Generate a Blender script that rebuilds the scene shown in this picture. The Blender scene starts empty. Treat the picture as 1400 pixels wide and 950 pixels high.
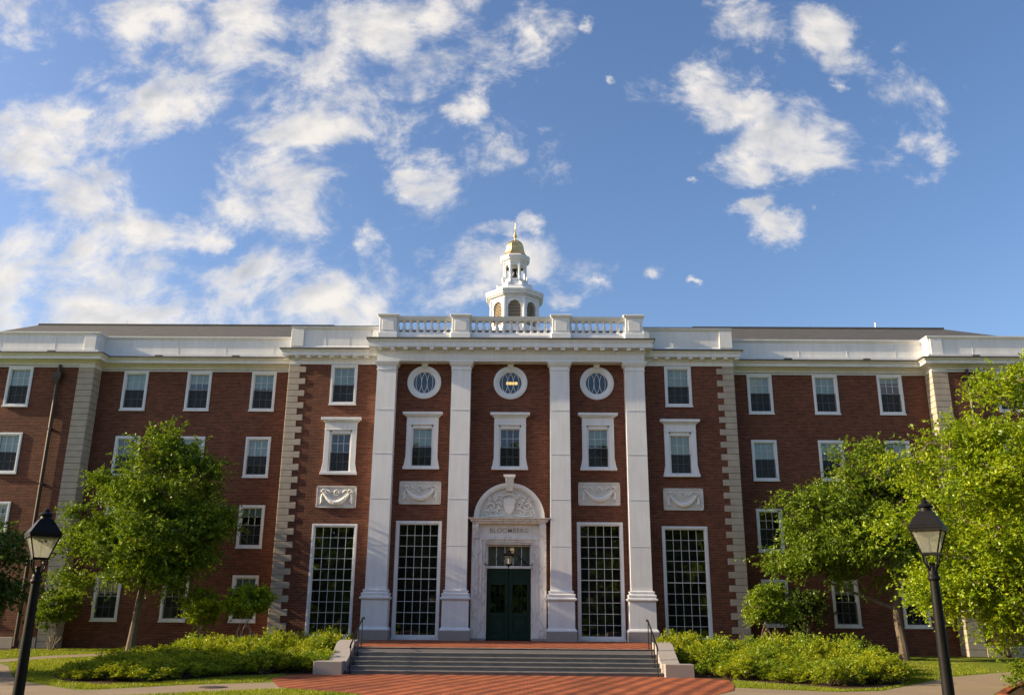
import bpy, bmesh, math, random
import numpy as np
from mathutils import Vector, Matrix
R=math.radians; PI=math.pi
S=bpy.context.scene
COL=S.collection

# ------------------------------------------------------------------ camera
cam_d=bpy.data.cameras.new('camera'); cam=bpy.data.objects.new('camera',cam_d); COL.objects.link(cam); S.camera=cam
cam_d.sensor_width=36; cam_d.lens=30.86; cam_d.clip_start=.1; cam_d.clip_end=4000
_p,_r,_y=0.29281,0.008562,-0.012609
_f=Vector((math.sin(_y)*math.cos(_p),math.cos(_y)*math.cos(_p),math.sin(_p)))
_r0=Vector((math.cos(_y),-math.sin(_y),0)); _u0=_r0.cross(_f)
_rt=_r0*math.cos(_r)+_u0*math.sin(_r); _up=-_r0*math.sin(_r)+_u0*math.cos(_r)
cam.matrix_world=Matrix((( _rt.x,_up.x,-_f.x,.55),(_rt.y,_up.y,-_f.y,0),(_rt.z,_up.z,-_f.z,1.154),(0,0,0,1)))

# ------------------------------------------------------------------ light
SUN_EL=23.0; SUN_A=4.2     # elevation; degrees in front of the facade plane, from the left
SUN_STR=5.0; SKY_STR=.1
S.view_settings.view_transform='Standard'; S.view_settings.look='None'; S.view_settings.gamma=1
S.view_settings.use_curve_mapping=False
S.view_settings.exposure=1.1
sd=Vector((-math.cos(R(SUN_EL))*math.cos(R(SUN_A)),-math.cos(R(SUN_EL))*math.sin(R(SUN_A)),math.sin(R(SUN_EL))))
sl=bpy.data.lights.new('sun','SUN'); sl.energy=SUN_STR; sl.angle=R(.5); sl.color=(1,.8,.52)
so=bpy.data.objects.new('sun',sl); COL.objects.link(so); so.rotation_euler=sd.to_track_quat('Z','Y').to_euler()
W=bpy.data.worlds.new('World'); S.world=W; W.use_nodes=True
wt=W.node_tree; wn=wt.nodes; wl=wt.links
bg=wn['Background']; bg.inputs['Strength'].default_value=SKY_STR
sky=wn.new('ShaderNodeTexSky'); sky.sky_type='NISHITA'; sky.sun_disc=False
sky.sun_elevation=R(SUN_EL); sky.sun_rotation=math.atan2(sd.x,sd.y)
sky.air_density=1.0; sky.dust_density=1.7; sky.ozone_density=2.2
def wm(op,a,b=None,c=None,clamp=False):
    n=wn.new('ShaderNodeMath'); n.operation=op; n.use_clamp=clamp
    for i,v in enumerate((a,b,c)):
        if v is None: continue
        if isinstance(v,(int,float)): n.inputs[i].default_value=v
        else: wl.new(v,n.inputs[i])
    return n.outputs[0]
def wv(op,a,b=None,out=0,scale=None):
    n=wn.new('ShaderNodeVectorMath'); n.operation=op
    for i,v in enumerate((a,b)):
        if v is None: continue
        if isinstance(v,(tuple,list)): n.inputs[i].default_value=v
        else: wl.new(v,n.inputs[i])
    if scale is not None: n.inputs['Scale'].default_value=scale
    return n.outputs[out]
def wnoise(vec,scale,detail=8,rough=.6,lac=2.1,dist=0):
    n=wn.new('ShaderNodeTexNoise'); n.inputs['Scale'].default_value=scale; n.inputs['Detail'].default_value=detail
    n.inputs['Roughness'].default_value=rough; n.inputs['Lacunarity'].default_value=lac; n.inputs['Distortion'].default_value=dist
    wl.new(vec,n.inputs['Vector']); return n.outputs
tc=wn.new('ShaderNodeTexCoord'); D=tc.outputs['Generated']
sep=wn.new('ShaderNodeSeparateXYZ'); wl.new(D,sep.inputs[0])
ysafe=wm('MAXIMUM',sep.outputs[1],.05)
cu=wm('DIVIDE',sep.outputs[0],ysafe); cv=wm('DIVIDE',sep.outputs[2],ysafe)
cb=wn.new('ShaderNodeCombineXYZ'); wl.new(cu,cb.inputs[0]); wl.new(cv,cb.inputs[1])
P0=cb.outputs[0]
CL=[(-0.669,0.768,0.059,0.047),(-0.455,0.722,0.117,0.105),(-0.465,0.644,0.057,0.05),(-0.381,0.768,0.108,0.041),(-0.282,0.757,0.089,0.047),(-0.21,0.711,0.107,0.069),(-0.168,0.645,0.067,0.044),(-0.075,0.757,0.088,0.058),(-0.617,0.569,0.076,0.064),(-0.559,0.496,0.075,0.062),(-0.653,0.558,0.057,0.053),(-0.589,0.397,0.136,0.059),(-0.467,0.437,0.063,0.049),(-0.586,0.611,0.024,0.017),(-0.261,0.601,0.085,0.027),(-0.309,0.502,0.074,0.046),(-0.377,0.442,0.026,0.018),(-0.333,0.36,0.143,0.058),(-0.58,0.34,0.107,0.028),(-0.13,0.528,0.037,0.029),(-0.033,0.56,0.037,0.031),(0.018,0.534,0.028,0.023),(-0.177,0.443,0.02,0.029),(-0.117,0.416,0.018,0.014),(-0.013,0.401,0.08,0.035),(-0.032,0.458,0.032,0.016),(0.006,0.47,0.02,0.016),(0.044,0.36,0.018,0.015),(-0.072,0.438,0.016,0.014),(0.084,0.757,0.014,0.014),(0.223,0.662,0.057,0.055),(0.269,0.629,0.047,0.033),(0.335,0.576,0.065,0.059),(0.362,0.624,0.038,0.032),(0.317,0.529,0.028,0.019),(0.503,0.624,0.049,0.046),(0.522,0.587,0.023,0.027),(0.321,0.464,0.027,0.016),(0.359,0.484,0.017,0.016),(0.296,0.494,0.019,0.012),(0.306,0.763,0.049,0.035),(0.412,0.751,0.039,0.035),(0.161,0.408,0.016,0.013),(0.218,0.387,0.009,0.008),(0.225,0.529,0.013,0.009),(0.109,0.667,0.011,0.009),(0.405,0.678,0.015,0.017),(-0.638,0.699,0.017,0.014),(-0.072,0.623,0.024,0.02),(0.003,0.723,0.02,0.034),(0.085,0.39,0.017,0.01)]
warp=wnoise(P0,6,7,.62)[1]
w2=wv('SUBTRACT',warp,(.5,.5,.5)); w3=wv('MULTIPLY',w2,(.10,.10,0))
wf=wv('MULTIPLY',wv('SUBTRACT',wnoise(P0,26,6,.6)[1],(.5,.5,.5)),(.040,.034,0))
P1=wv('ADD',wv('ADD',P0,w3),wf)
acc=None
for (u0,v0,a,b) in CL:
    k=1.46
    q=wv('SUBTRACT',P1,(u0,v0,0)); q=wv('MULTIPLY',q,(1/(a*k),1/(b*k),0)); L=wv('LENGTH',q,out=1)
    gn=.62 if max(a,b)<.0175 else (1.14 if (u0,v0) in ((-0.333,0.36),(-0.013,0.401),(-0.58,0.34),(0.503,0.624),(-0.309,0.502)) else 1.0)
    m=wm('SUBTRACT',gn,L); acc=m if acc is None else wm('SMOOTH_MAX',acc,m,.25)
wisp=wm('MULTIPLY_ADD',wnoise(wv('ADD',P0,(2.3,.7,0)),5.5,4,.55)[0],3.6,-2.1)
acc=wm('MAXIMUM',acc,wm('MINIMUM',wm('SUBTRACT',wisp,wm('SUBTRACT',1.0,wm('SUBTRACT',.95,wm('MULTIPLY',wm('MAXIMUM',cu,-.2),2.4),clamp=True))),.02))
# clouds outside the part of sky in front: a general broken field (seen in reflections)
side=wm('LESS_THAN',sep.outputs[1],.35)
nb=wnoise(wv('MULTIPLY',D,(1,1,2.2)),1.6,3,.5)[0]
gen=wm('MULTIPLY_ADD',nb,6.0,-3.3)
acc=wm('ADD',wm('MULTIPLY',acc,wm('SUBTRACT',1.0,side)),wm('MULTIPLY',gen,side))
def fbm(P,off):
    Q=wv('ADD',P,off)
    n1=wnoise(Q,8.5,12,.60,2.15,.25)[0]
    return n1
P3=wv('NORMALIZE',D)
Pn=wv('ADD',wv('MULTIPLY',P0,(1,1.25,0)),(0,0,0))
Psw=wn.new('ShaderNodeMix'); Psw.data_type='VECTOR'; wl.new(side,Psw.inputs['Factor']); wl.new(Pn,Psw.inputs[4]); wl.new(P3,Psw.inputs[5])
PP=Psw.outputs[1]
na=fbm(PP,(0,0,0))
def soft(P,off): return wnoise(wv('ADD',P,off),9,5,.5,2.1,.35)[0]
nl0=soft(PP,(0,0,0)); nsun=soft(PP,(-.020,.022,0))
accc=wm('MINIMUM',acc,.62)
dens=wm('ADD',accc,wm('MULTIPLY_ADD',na,3.6,-2.02))
rmp=wn.new('ShaderNodeMapRange'); rmp.interpolation_type='SMOOTHSTEP'; wl.new(dens,rmp.inputs[0]); rmp.inputs[1].default_value=-.18; rmp.inputs[2].default_value=.78
alpha=rmp.outputs[0]
# lit side / shaded side of the cloud volume
lit=wm('MULTIPLY_ADD',wm('SUBTRACT',nl0,nsun),2.6,.90)
big=wnoise(wv('ADD',PP,(3.1,1.7,0)),5.0,4,.55)[0]
core=wm('MULTIPLY',wm('SUBTRACT',dens,.35),wm('MULTIPLY_ADD',big,2.2,-.55))
lit=wm('SUBTRACT',lit,wm('MULTIPLY',wm('MAXIMUM',core,0),.95),clamp=True)
ccol=wn.new('ShaderNodeMix'); ccol.data_type='RGBA'; wl.new(lit,ccol.inputs['Factor'])
ccol.inputs[6].default_value=(2.0,2.2,2.6,1); ccol.inputs[7].default_value=(4.5,4.25,3.95,1)
hs=wn.new('ShaderNodeHueSaturation'); hs.inputs['Saturation'].default_value=1.12; hs.inputs['Value'].default_value=.90; wl.new(sky.outputs[0],hs.inputs['Color'])
mx=wn.new('ShaderNodeMix'); mx.data_type='RGBA'; wl.new(wm('MULTIPLY',alpha,.96),mx.inputs['Factor']); tn=wn.new('ShaderNodeMix'); tn.data_type='RGBA'; tn.blend_type='MULTIPLY'; tn.inputs['Factor'].default_value=1; wl.new(hs.outputs[0],tn.inputs[6]); tn.inputs[7].default_value=(1.05,1.0,1.06,1)
wl.new(tn.outputs[2],mx.inputs[6]); wl.new(ccol.outputs[2],mx.inputs[7])
up=wn.new('ShaderNodeMapRange'); wl.new(sep.outputs[2],up.inputs[0]); up.inputs[1].default_value=0; up.inputs[2].default_value=.05
mx2=wn.new('ShaderNodeMix'); mx2.data_type='RGBA'; wl.new(up.outputs[0],mx2.inputs['Factor']); wl.new(tn.outputs[2],mx2.inputs[6]); wl.new(mx.outputs[2],mx2.inputs[7])
wl.new(mx2.outputs[2],bg.inputs['Color'])
S.cycles.max_bounces=8; S.cycles.transparent_max_bounces=10; S.cycles.use_denoising=True

# ------------------------------------------------------------------ materials
def newmat(name):
    m=bpy.data.materials.new(name); m.use_nodes=True; nt=m.node_tree; return m,nt,nt.nodes,nt.links,nt.nodes['Principled BSDF']
def mapv(n,l,src,scale):
    k=n.new('ShaderNodeVectorMath'); k.operation='MULTIPLY'; l.new(src,k.inputs[0]); k.inputs[1].default_value=scale; return k.outputs[0]
def noise(n,l,vec,scale,detail=4,rough=.6):
    t=n.new('ShaderNodeTexNoise'); t.inputs['Scale'].default_value=scale; t.inputs['Detail'].default_value=detail; t.inputs['Roughness'].default_value=rough
    if vec is not None: l.new(vec,t.inputs['Vector'])
    return t.outputs[0]
def ramp(n,l,fac,stops):
    r=n.new('ShaderNodeValToRGB'); l.new(fac,r.inputs[0]); e=r.color_ramp.elements
    while len(e)<len(stops): e.new(.5)
    for x,(p,c) in zip(e,stops): x.position=p; x.color=(*c,1)
    return r.outputs[0]
def mixc(n,l,fac,a,b,mode='MIX'):
    m=n.new('ShaderNodeMix'); m.data_type='RGBA'; m.blend_type=mode
    for s,v in ((m.inputs['Factor'],fac),(m.inputs[6],a),(m.inputs[7],b)):
        if isinstance(v,(int,float)): s.default_value=v
        elif isinstance(v,tuple): s.default_value=(*v,1)
        else: l.new(v,s)
    return m.outputs[2]
def bump(n,l,b,h,dist,st=1):
    u=n.new('ShaderNodeBump'); u.inputs['Distance'].default_value=dist; u.inputs['Strength'].default_value=st; l.new(h,u.inputs['Height']); l.new(u.outputs[0],b.inputs['Normal'])
def simple(name,c1,c2=None,scale=3,rough=.6,metal=0,bmp=0,bscale=60,spec=.5,detail=5,stretch=(1,1,1)):
    m,nt,n,l,b=newmat(name); g=n.new('ShaderNodeNewGeometry').outputs['Position']
    v=mapv(n,l,g,stretch)
    c2=c2 or tuple(x*.85 for x in c1)
    l.new(ramp(n,l,noise(n,l,v,scale,detail),[(.3,c1),(.7,c2)]),b.inputs['Base Color'])
    b.inputs['Roughness'].default_value=rough; b.inputs['Metallic'].default_value=metal; b.inputs['Specular IOR Level'].default_value=spec
    if bmp: bump(n,l,b,noise(n,l,g,bscale,4),bmp)
    return m
def weather(m,amt=.07):
    nt=m.node_tree; n=nt.nodes; l=nt.links; b=n['Principled BSDF']; src=b.inputs['Base Color'].links[0].from_socket
    g=n.new('ShaderNodeNewGeometry').outputs['Position']
    st=ramp(n,l,noise(n,l,mapv(n,l,g,(3.5,3.5,.35)),1.6,6,.65),[(.38,(1-amt,1-amt*1.05,1-amt*1.2)),(.58,(1,1,1))])
    sp=ramp(n,l,noise(n,l,g,.8,5,.6),[(.3,(1-amt*.6,)*3),(.6,(1,1,1))])
    c=mixc(n,l,1.0,src,st,'MULTIPLY'); c=mixc(n,l,1.0,c,sp,'MULTIPLY'); l.new(c,b.inputs['Base Color'])
def brickmat(name,ca,cb_,cm,bw=.203,bh=.0677,ground=False,var=.5,mort=.010,ms=.25,rough=.85):
    m,nt,n,l,b=newmat(name); g=n.new('ShaderNodeNewGeometry').outputs['Position']
    s=n.new('ShaderNodeSeparateXYZ'); l.new(g,s.inputs[0]); c=n.new('ShaderNodeCombineXYZ')
    if ground: l.new(s.outputs[0],c.inputs[0]); l.new(s.outputs[1],c.inputs[1])
    else:
        a=n.new('ShaderNodeMath'); a.operation='ADD'; l.new(s.outputs[0],a.inputs[0]); l.new(s.outputs[1],a.inputs[1]); l.new(a.outputs[0],c.inputs[0]); l.new(s.outputs[2],c.inputs[1])
    t=n.new('ShaderNodeTexBrick'); l.new(c.outputs[0],t.inputs['Vector']); t.inputs['Scale'].default_value=1
    t.inputs['Brick Width'].default_value=bw; t.inputs['Row Height'].default_value=bh; t.inputs['Mortar Size'].default_value=mort; t.inputs['Mortar Smooth'].default_value=ms
    t.inputs['Color1'].default_value=(*ca,1); t.inputs['Color2'].default_value=(*cb_,1); t.inputs['Mortar'].default_value=(*cm,1); t.inputs['Bias'].default_value=-.1
    w=noise(n,l,mapv(n,l,g,(1,1,1)),.55,5,.6); f=ramp(n,l,w,[(.3,(1-var*.4,)*3),(.7,(1+var*.25,)*3)])
    w2=noise(n,l,mapv(n,l,c.outputs[0],(1/bw*.5,1/bh*.5,1)),1.0,2,.7); f2=ramp(n,l,w2,[(.35,(.72,.74,.76)),(.65,(1.25,1.2,1.15))])
    col=mixc(n,l,1.0,t.outputs[0],f,'MULTIPLY'); col=mixc(n,l,.9,col,f2,'MULTIPLY')
    l.new(col,b.inputs['Base Color']); b.inputs['Roughness'].default_value=rough; b.inputs['Specular IOR Level'].default_value=.25
    inv=n.new('ShaderNodeMath'); inv.operation='SUBTRACT'; inv.inputs[0].default_value=1; l.new(t.outputs[1],inv.inputs[1])
    if ground:
        wv_=n.new('ShaderNodeTexWave'); wv_.inputs['Scale'].default_value=.62; wv_.inputs['Distortion'].default_value=1.2; wv_.inputs['Detail'].default_value=2; wv_.inputs['Detail Scale'].default_value=.5
        rt2=n.new('ShaderNodeVectorRotate'); rt2.rotation_type='Z_AXIS'; rt2.inputs['Angle'].default_value=.35; l.new(g,rt2.inputs['Vector']); l.new(rt2.outputs[0],wv_.inputs['Vector'])
        ad=n.new('ShaderNodeMath'); ad.operation='MULTIPLY_ADD'; l.new(inv.outputs[0],ad.inputs[0]); ad.inputs[1].default_value=.004; 
        ml=n.new('ShaderNodeMath'); ml.operation='MULTIPLY'; l.new(wv_.outputs[1],ml.inputs[0]); ml.inputs[1].default_value=.032; l.new(ml.outputs[0],ad.inputs[2])
        bump(n,l,b,ad.outputs[0],1.0,1.0)
    else: bump(n,l,b,inv.outputs[0],.006,.8)
    return m
M={}
M['brick']=brickmat('red_brick',(.150,.041,.022),(.085,.024,.014),(.185,.115,.08),var=.45,mort=.009)
M['paver']=brickmat('brick_paving',(.31,.085,.032),(.19,.048,.021),(.11,.05,.03),bw=.21,bh=.105,ground=True,mort=.008,var=.8)
M['white']=simple('white_paint',(.76,.775,.80),(.69,.705,.725),1.2,.45,bmp=.0006,bscale=30)
M['trim']=simple('cream_white_paint',(.78,.785,.78),(.70,.70,.695),1.5,.5,stretch=(1,1,.4))
for _k in ('white','trim'): weather(M[_k])
M['joint']=simple('painted_joint',(.68,.69,.71),(.62,.63,.645),3,.7)
M['limestone']=simple('limestone',(.42,.365,.30),(.33,.285,.235),2.5,.85,bmp=.003,bscale=40)
M['granite']=simple('granite',(.34,.31,.29),(.24,.215,.20),30,.7,detail=8,bmp=.002)
M['bluestone']=simple('bluestone',(.17,.175,.17),(.10,.105,.105),2.2,.7,detail=8,bmp=.003)
M['nosing']=simple('bluestone_nosing',(.17,.165,.16),(.10,.105,.105),3,.65,detail=8)
def marble():
    m,nt,n,l,b=newmat('veined_marble'); g=n.new('ShaderNodeNewGeometry').outputs['Position']
    v=mapv(n,l,g,(1,1,.4)); a=noise(n,l,v,2.2,7,.6)
    k=n.new('ShaderNodeMath'); k.operation='SUBTRACT'; l.new(a,k.inputs[0]); k.inputs[1].default_value=.5
    k2=n.new('ShaderNodeMath'); k2.operation='ABSOLUTE'; l.new(k.outputs[0],k2.inputs[0])
    c=ramp(n,l,k2.outputs[0],[(0,(.50,.48,.47)),(.03,(.72,.69,.66)),(.25,(.80,.77,.73))])
    l.new(c,b.inputs['Base Color']); b.inputs['Roughness'].default_value=.45; return m
M['marble']=marble()
M['carved_ground']=simple('carved_marble_ground',(.66,.635,.59),(.50,.48,.44),3.0,.6,detail=8)
M['carved']=simple('carved_white_marble',(.80,.78,.74),(.68,.655,.62),3.5,.55,detail=8)
M['black_metal']=simple('black_painted_iron',(.006,.006,.007),(.01,.01,.011),8,.5,spec=.15)
M['lead']=simple('lead_coated_flashing',(.06,.055,.05),(.09,.08,.07),3,.6)
M['copper']=simple('brown_downpipe_metal',(.05,.033,.025),(.03,.022,.018),5,.5,metal=.3)
M['gold']=simple('gold_leaf',(.88,.60,.24),(.76,.50,.18),5,.30,metal=1,bmp=.003,bscale=8)
M['bell']=simple('dark_bronze',(.05,.04,.028),(.03,.025,.02),9,.4,metal=.8)
M['door']=simple('dark_green_paint',(.006,.030,.018),(.004,.022,.013),6,.5,spec=.25)
M['letter']=simple('cut_letter_stone',(.40,.33,.27),(.34,.28,.22),10,.8)
M['blind']=simple('pale_window_blind',(.60,.66,.58),(.50,.56,.50),2,.9,stretch=(1,1,8))
M['screen']=simple('grey_lowered_blind',(.07,.075,.075),(.05,.055,.058),3,.9,stretch=(1,1,8))
M['transomblind']=simple('grey_transom_lining',(.30,.33,.30),(.24,.26,.24),3,.9)
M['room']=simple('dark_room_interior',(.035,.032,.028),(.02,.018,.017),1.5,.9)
M['bark']=simple('tree_bark',(.15,.115,.08),(.08,.06,.045),14,.95,bmp=.012,bscale=30,stretch=(1,1,.25))
M['stem']=simple('pale_shrub_stem',(.36,.28,.19),(.22,.17,.12),10,.9)
M['slate']=None
m,nt,n,l,b=newmat('grey_roof_shingles'); g=n.new('ShaderNodeNewGeometry').outputs['Position']
t=n.new('ShaderNodeTexBrick'); l.new(g,t.inputs['Vector']); t.inputs['Scale'].default_value=1; t.inputs['Brick Width'].default_value=.35; t.inputs['Row Height'].default_value=.3; t.inputs['Mortar Size'].default_value=.02
t.inputs['Color1'].default_value=(.035,.037,.040,1); t.inputs['Color2'].default_value=(.058,.06,.063,1); t.inputs['Mortar'].default_value=(.05,.045,.04,1)
l.new(mixc(n,l,.5,t.outputs[0],ramp(n,l,noise(n,l,g,3,6),[(.3,(.035,.037,.04)),(.7,(.075,.077,.08))])),b.inputs['Base Color']); b.inputs['Roughness'].default_value=.9
M['slate']=m
def glassmat(name,tint,refl=1.0,rough=.0):
    m,nt,n,l,b=newmat(name); n.remove(b); out=n['Material Output']
    tr=n.new('ShaderNodeBsdfTransparent'); tr.inputs[0].default_value=(*tint,1)
    gl=n.new('ShaderNodeBsdfGlossy'); gl.inputs['Roughness'].default_value=rough; gl.inputs['Color'].default_value=(.95,.97,1,1)
    fr=n.new('ShaderNodeFresnel'); fr.inputs['IOR'].default_value=1.5
    g=n.new('ShaderNodeNewGeometry').outputs['Position']; bu=n.new('ShaderNodeBump'); bu.inputs['Distance'].default_value=.004; bu.inputs['Strength'].default_value=.5
    l.new(noise(n,l,g,1.3,2,.5),bu.inputs['Height']); l.new(bu.outputs[0],gl.inputs['Normal'])
    k=n.new('ShaderNodeMath'); k.operation='MULTIPLY_ADD'; l.new(fr.outputs[0],k.inputs[0]); k.inputs[1].default_value=2.0*refl; k.inputs[2].default_value=.02; k.use_clamp=True
    mx=n.new('ShaderNodeMixShader'); l.new(k.outputs[0],mx.inputs[0]); l.new(tr.outputs[0],mx.inputs[1]); l.new(gl.outputs[0],mx.inputs[2]); l.new(mx.outputs[0],out.inputs[0]); return m
M['glass']=glassmat('window_glass',(.78,.86,.84),.85)
M['doorglass']=glassmat('door_glass',(.78,.86,.84),2.4)
m,nt,n,l,b=newmat('lantern_glass'); n.remove(b)
_t=n.new('ShaderNodeBsdfTransparent'); _t.inputs[0].default_value=(.85,.86,.8,1); _d=n.new('ShaderNodeBsdfTranslucent'); _d.inputs[0].default_value=(.75,.75,.68,1); _d2=n.new('ShaderNodeBsdfDiffuse'); _d2.inputs[0].default_value=(.6,.6,.55,1)
_a=n.new('ShaderNodeMixShader'); _a.inputs[0].default_value=.5; l.new(_d.outputs[0],_a.inputs[1]); l.new(_d2.outputs[0],_a.inputs[2])
_m=n.new('ShaderNodeMixShader'); _m.inputs[0].default_value=.34; l.new(_t.outputs[0],_m.inputs[1]); l.new(_a.outputs[0],_m.inputs[2]); l.new(_m.outputs[0],n['Material Output'].inputs[0]); M['lampglass']=m
m,nt,n,l,b=newmat('insect_screen_mesh'); n.remove(b)
_t=n.new('ShaderNodeBsdfTransparent'); _d=n.new('ShaderNodeBsdfDiffuse'); _d.inputs[0].default_value=(.035,.038,.038,1)
_m=n.new('ShaderNodeMixShader'); _m.inputs[0].default_value=.62; l.new(_t.outputs[0],_m.inputs[1]); l.new(_d.outputs[0],_m.inputs[2]); l.new(_m.outputs[0],n['Material Output'].inputs[0]); M['mesh']=m
m,nt,n,l,b=newmat('lit_ceiling_lamp'); b.inputs['Base Color'].default_value=(.8,.5,.2,1); b.inputs['Emission Color'].default_value=(1,.55,.15,1); b.inputs['Emission Strength'].default_value=.8; M['glow']=m
m,nt,n,l,b=newmat('dim_vestibule_lamp'); b.inputs['Base Color'].default_value=(.6,.42,.25,1); b.inputs['Emission Color'].default_value=(1,.62,.3,1); b.inputs['Emission Strength'].default_value=.16; M['dimglow']=m
def leafmat(name,c0,c1,c2,trans=.45):
    m,nt,n,l,b=newmat(name); n.remove(b); out=n['Material Output']; ge=n.new('ShaderNodeNewGeometry')
    w=noise(n,l,ge.outputs['Position'],1.1,2,.5)
    a=n.new('ShaderNodeMath'); a.operation='MULTIPLY_ADD'; l.new(ge.outputs['Random Per Island'],a.inputs[0]); a.inputs[1].default_value=.75
    a2=n.new('ShaderNodeMath'); a2.operation='MULTIPLY_ADD'; l.new(w,a2.inputs[0]); a2.inputs[1].default_value=.9; a2.inputs[2].default_value=-.33; l.new(a2.outputs[0],a.inputs[2])
    col=ramp(n,l,a.outputs[0],[(.05,c0),(.5,c1),(.95,c2)])
    d=n.new('ShaderNodeBsdfDiffuse'); l.new(col,d.inputs[0]); tl=n.new('ShaderNodeBsdfTranslucent')
    l.new(mixc(n,l,1.0,col,(1.25,1.15,.45),'MULTIPLY'),tl.inputs[0])
    gl=n.new('ShaderNodeBsdfGlossy'); gl.inputs['Roughness'].default_value=.42; gl.inputs[0].default_value=(1,1,1,1)
    m1=n.new('ShaderNodeMixShader'); m1.inputs[0].default_value=trans; l.new(d.outputs[0],m1.inputs[1]); l.new(tl.outputs[0],m1.inputs[2])
    m2=n.new('ShaderNodeMixShader'); m2.inputs[0].default_value=.02; l.new(m1.outputs[0],m2.inputs[1]); l.new(gl.outputs[0],m2.inputs[2]); l.new(m2.outputs[0],out.inputs[0]); return m
M['leaf']=leafmat('tree_leaves',(.055,.11,.009),(.12,.20,.012),(.26,.33,.020),.32)
M['leafbright']=leafmat('bright_tree_leaves',(.10,.18,.008),(.23,.335,.011),(.42,.47,.020),.42)
M['leafshrub']=leafmat('shrub_leaves',(.13,.19,.007),(.24,.30,.010),(.40,.42,.018),.4)
M['leafdark']=leafmat('dark_leaves',(.03,.065,.010),(.06,.11,.016),(.11,.16,.022),.35)
M['leafolive']=leafmat('small_tree_leaves',(.08,.145,.010),(.17,.265,.014),(.32,.39,.024),.4)
def groundmat(name,c1,c2,c3,s1=.5,s2=25,bmp=.01):
    m,nt,n,l,b=newmat(name); g=n.new('ShaderNodeNewGeometry').outputs['Position']
    a=ramp(n,l,noise(n,l,g,s1,6,.65),[(.3,c1),(.7,c2)]); c=ramp(n,l,noise(n,l,g,s2,6,.7),[(.35,c3),(.6,(1,1,1))])
    l.new(mixc(n,l,.7,a,c,'MULTIPLY'),b.inputs['Base Color']); b.inputs['Roughness'].default_value=.95; b.inputs['Specular IOR Level'].default_value=.15
    bump(n,l,b,noise(n,l,g,s2*1.5,5,.7),bmp); return m
M['grass']=groundmat('lawn_grass',(.12,.17,.012),(.19,.21,.016),(.55,.6,.5),.6,30,.03)
M['concrete']=groundmat('path_concrete',(.28,.22,.155),(.215,.17,.12),(.8,.8,.8),.5,12,.003)
M['mulch']=groundmat('bark_mulch',(.10,.06,.035),(.06,.038,.024),(.4,.4,.4),1.5,35,.03)
M['blade']=leafmat('grass_blades',(.11,.17,.010),(.20,.25,.014),(.30,.32,.022),.4)

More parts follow.
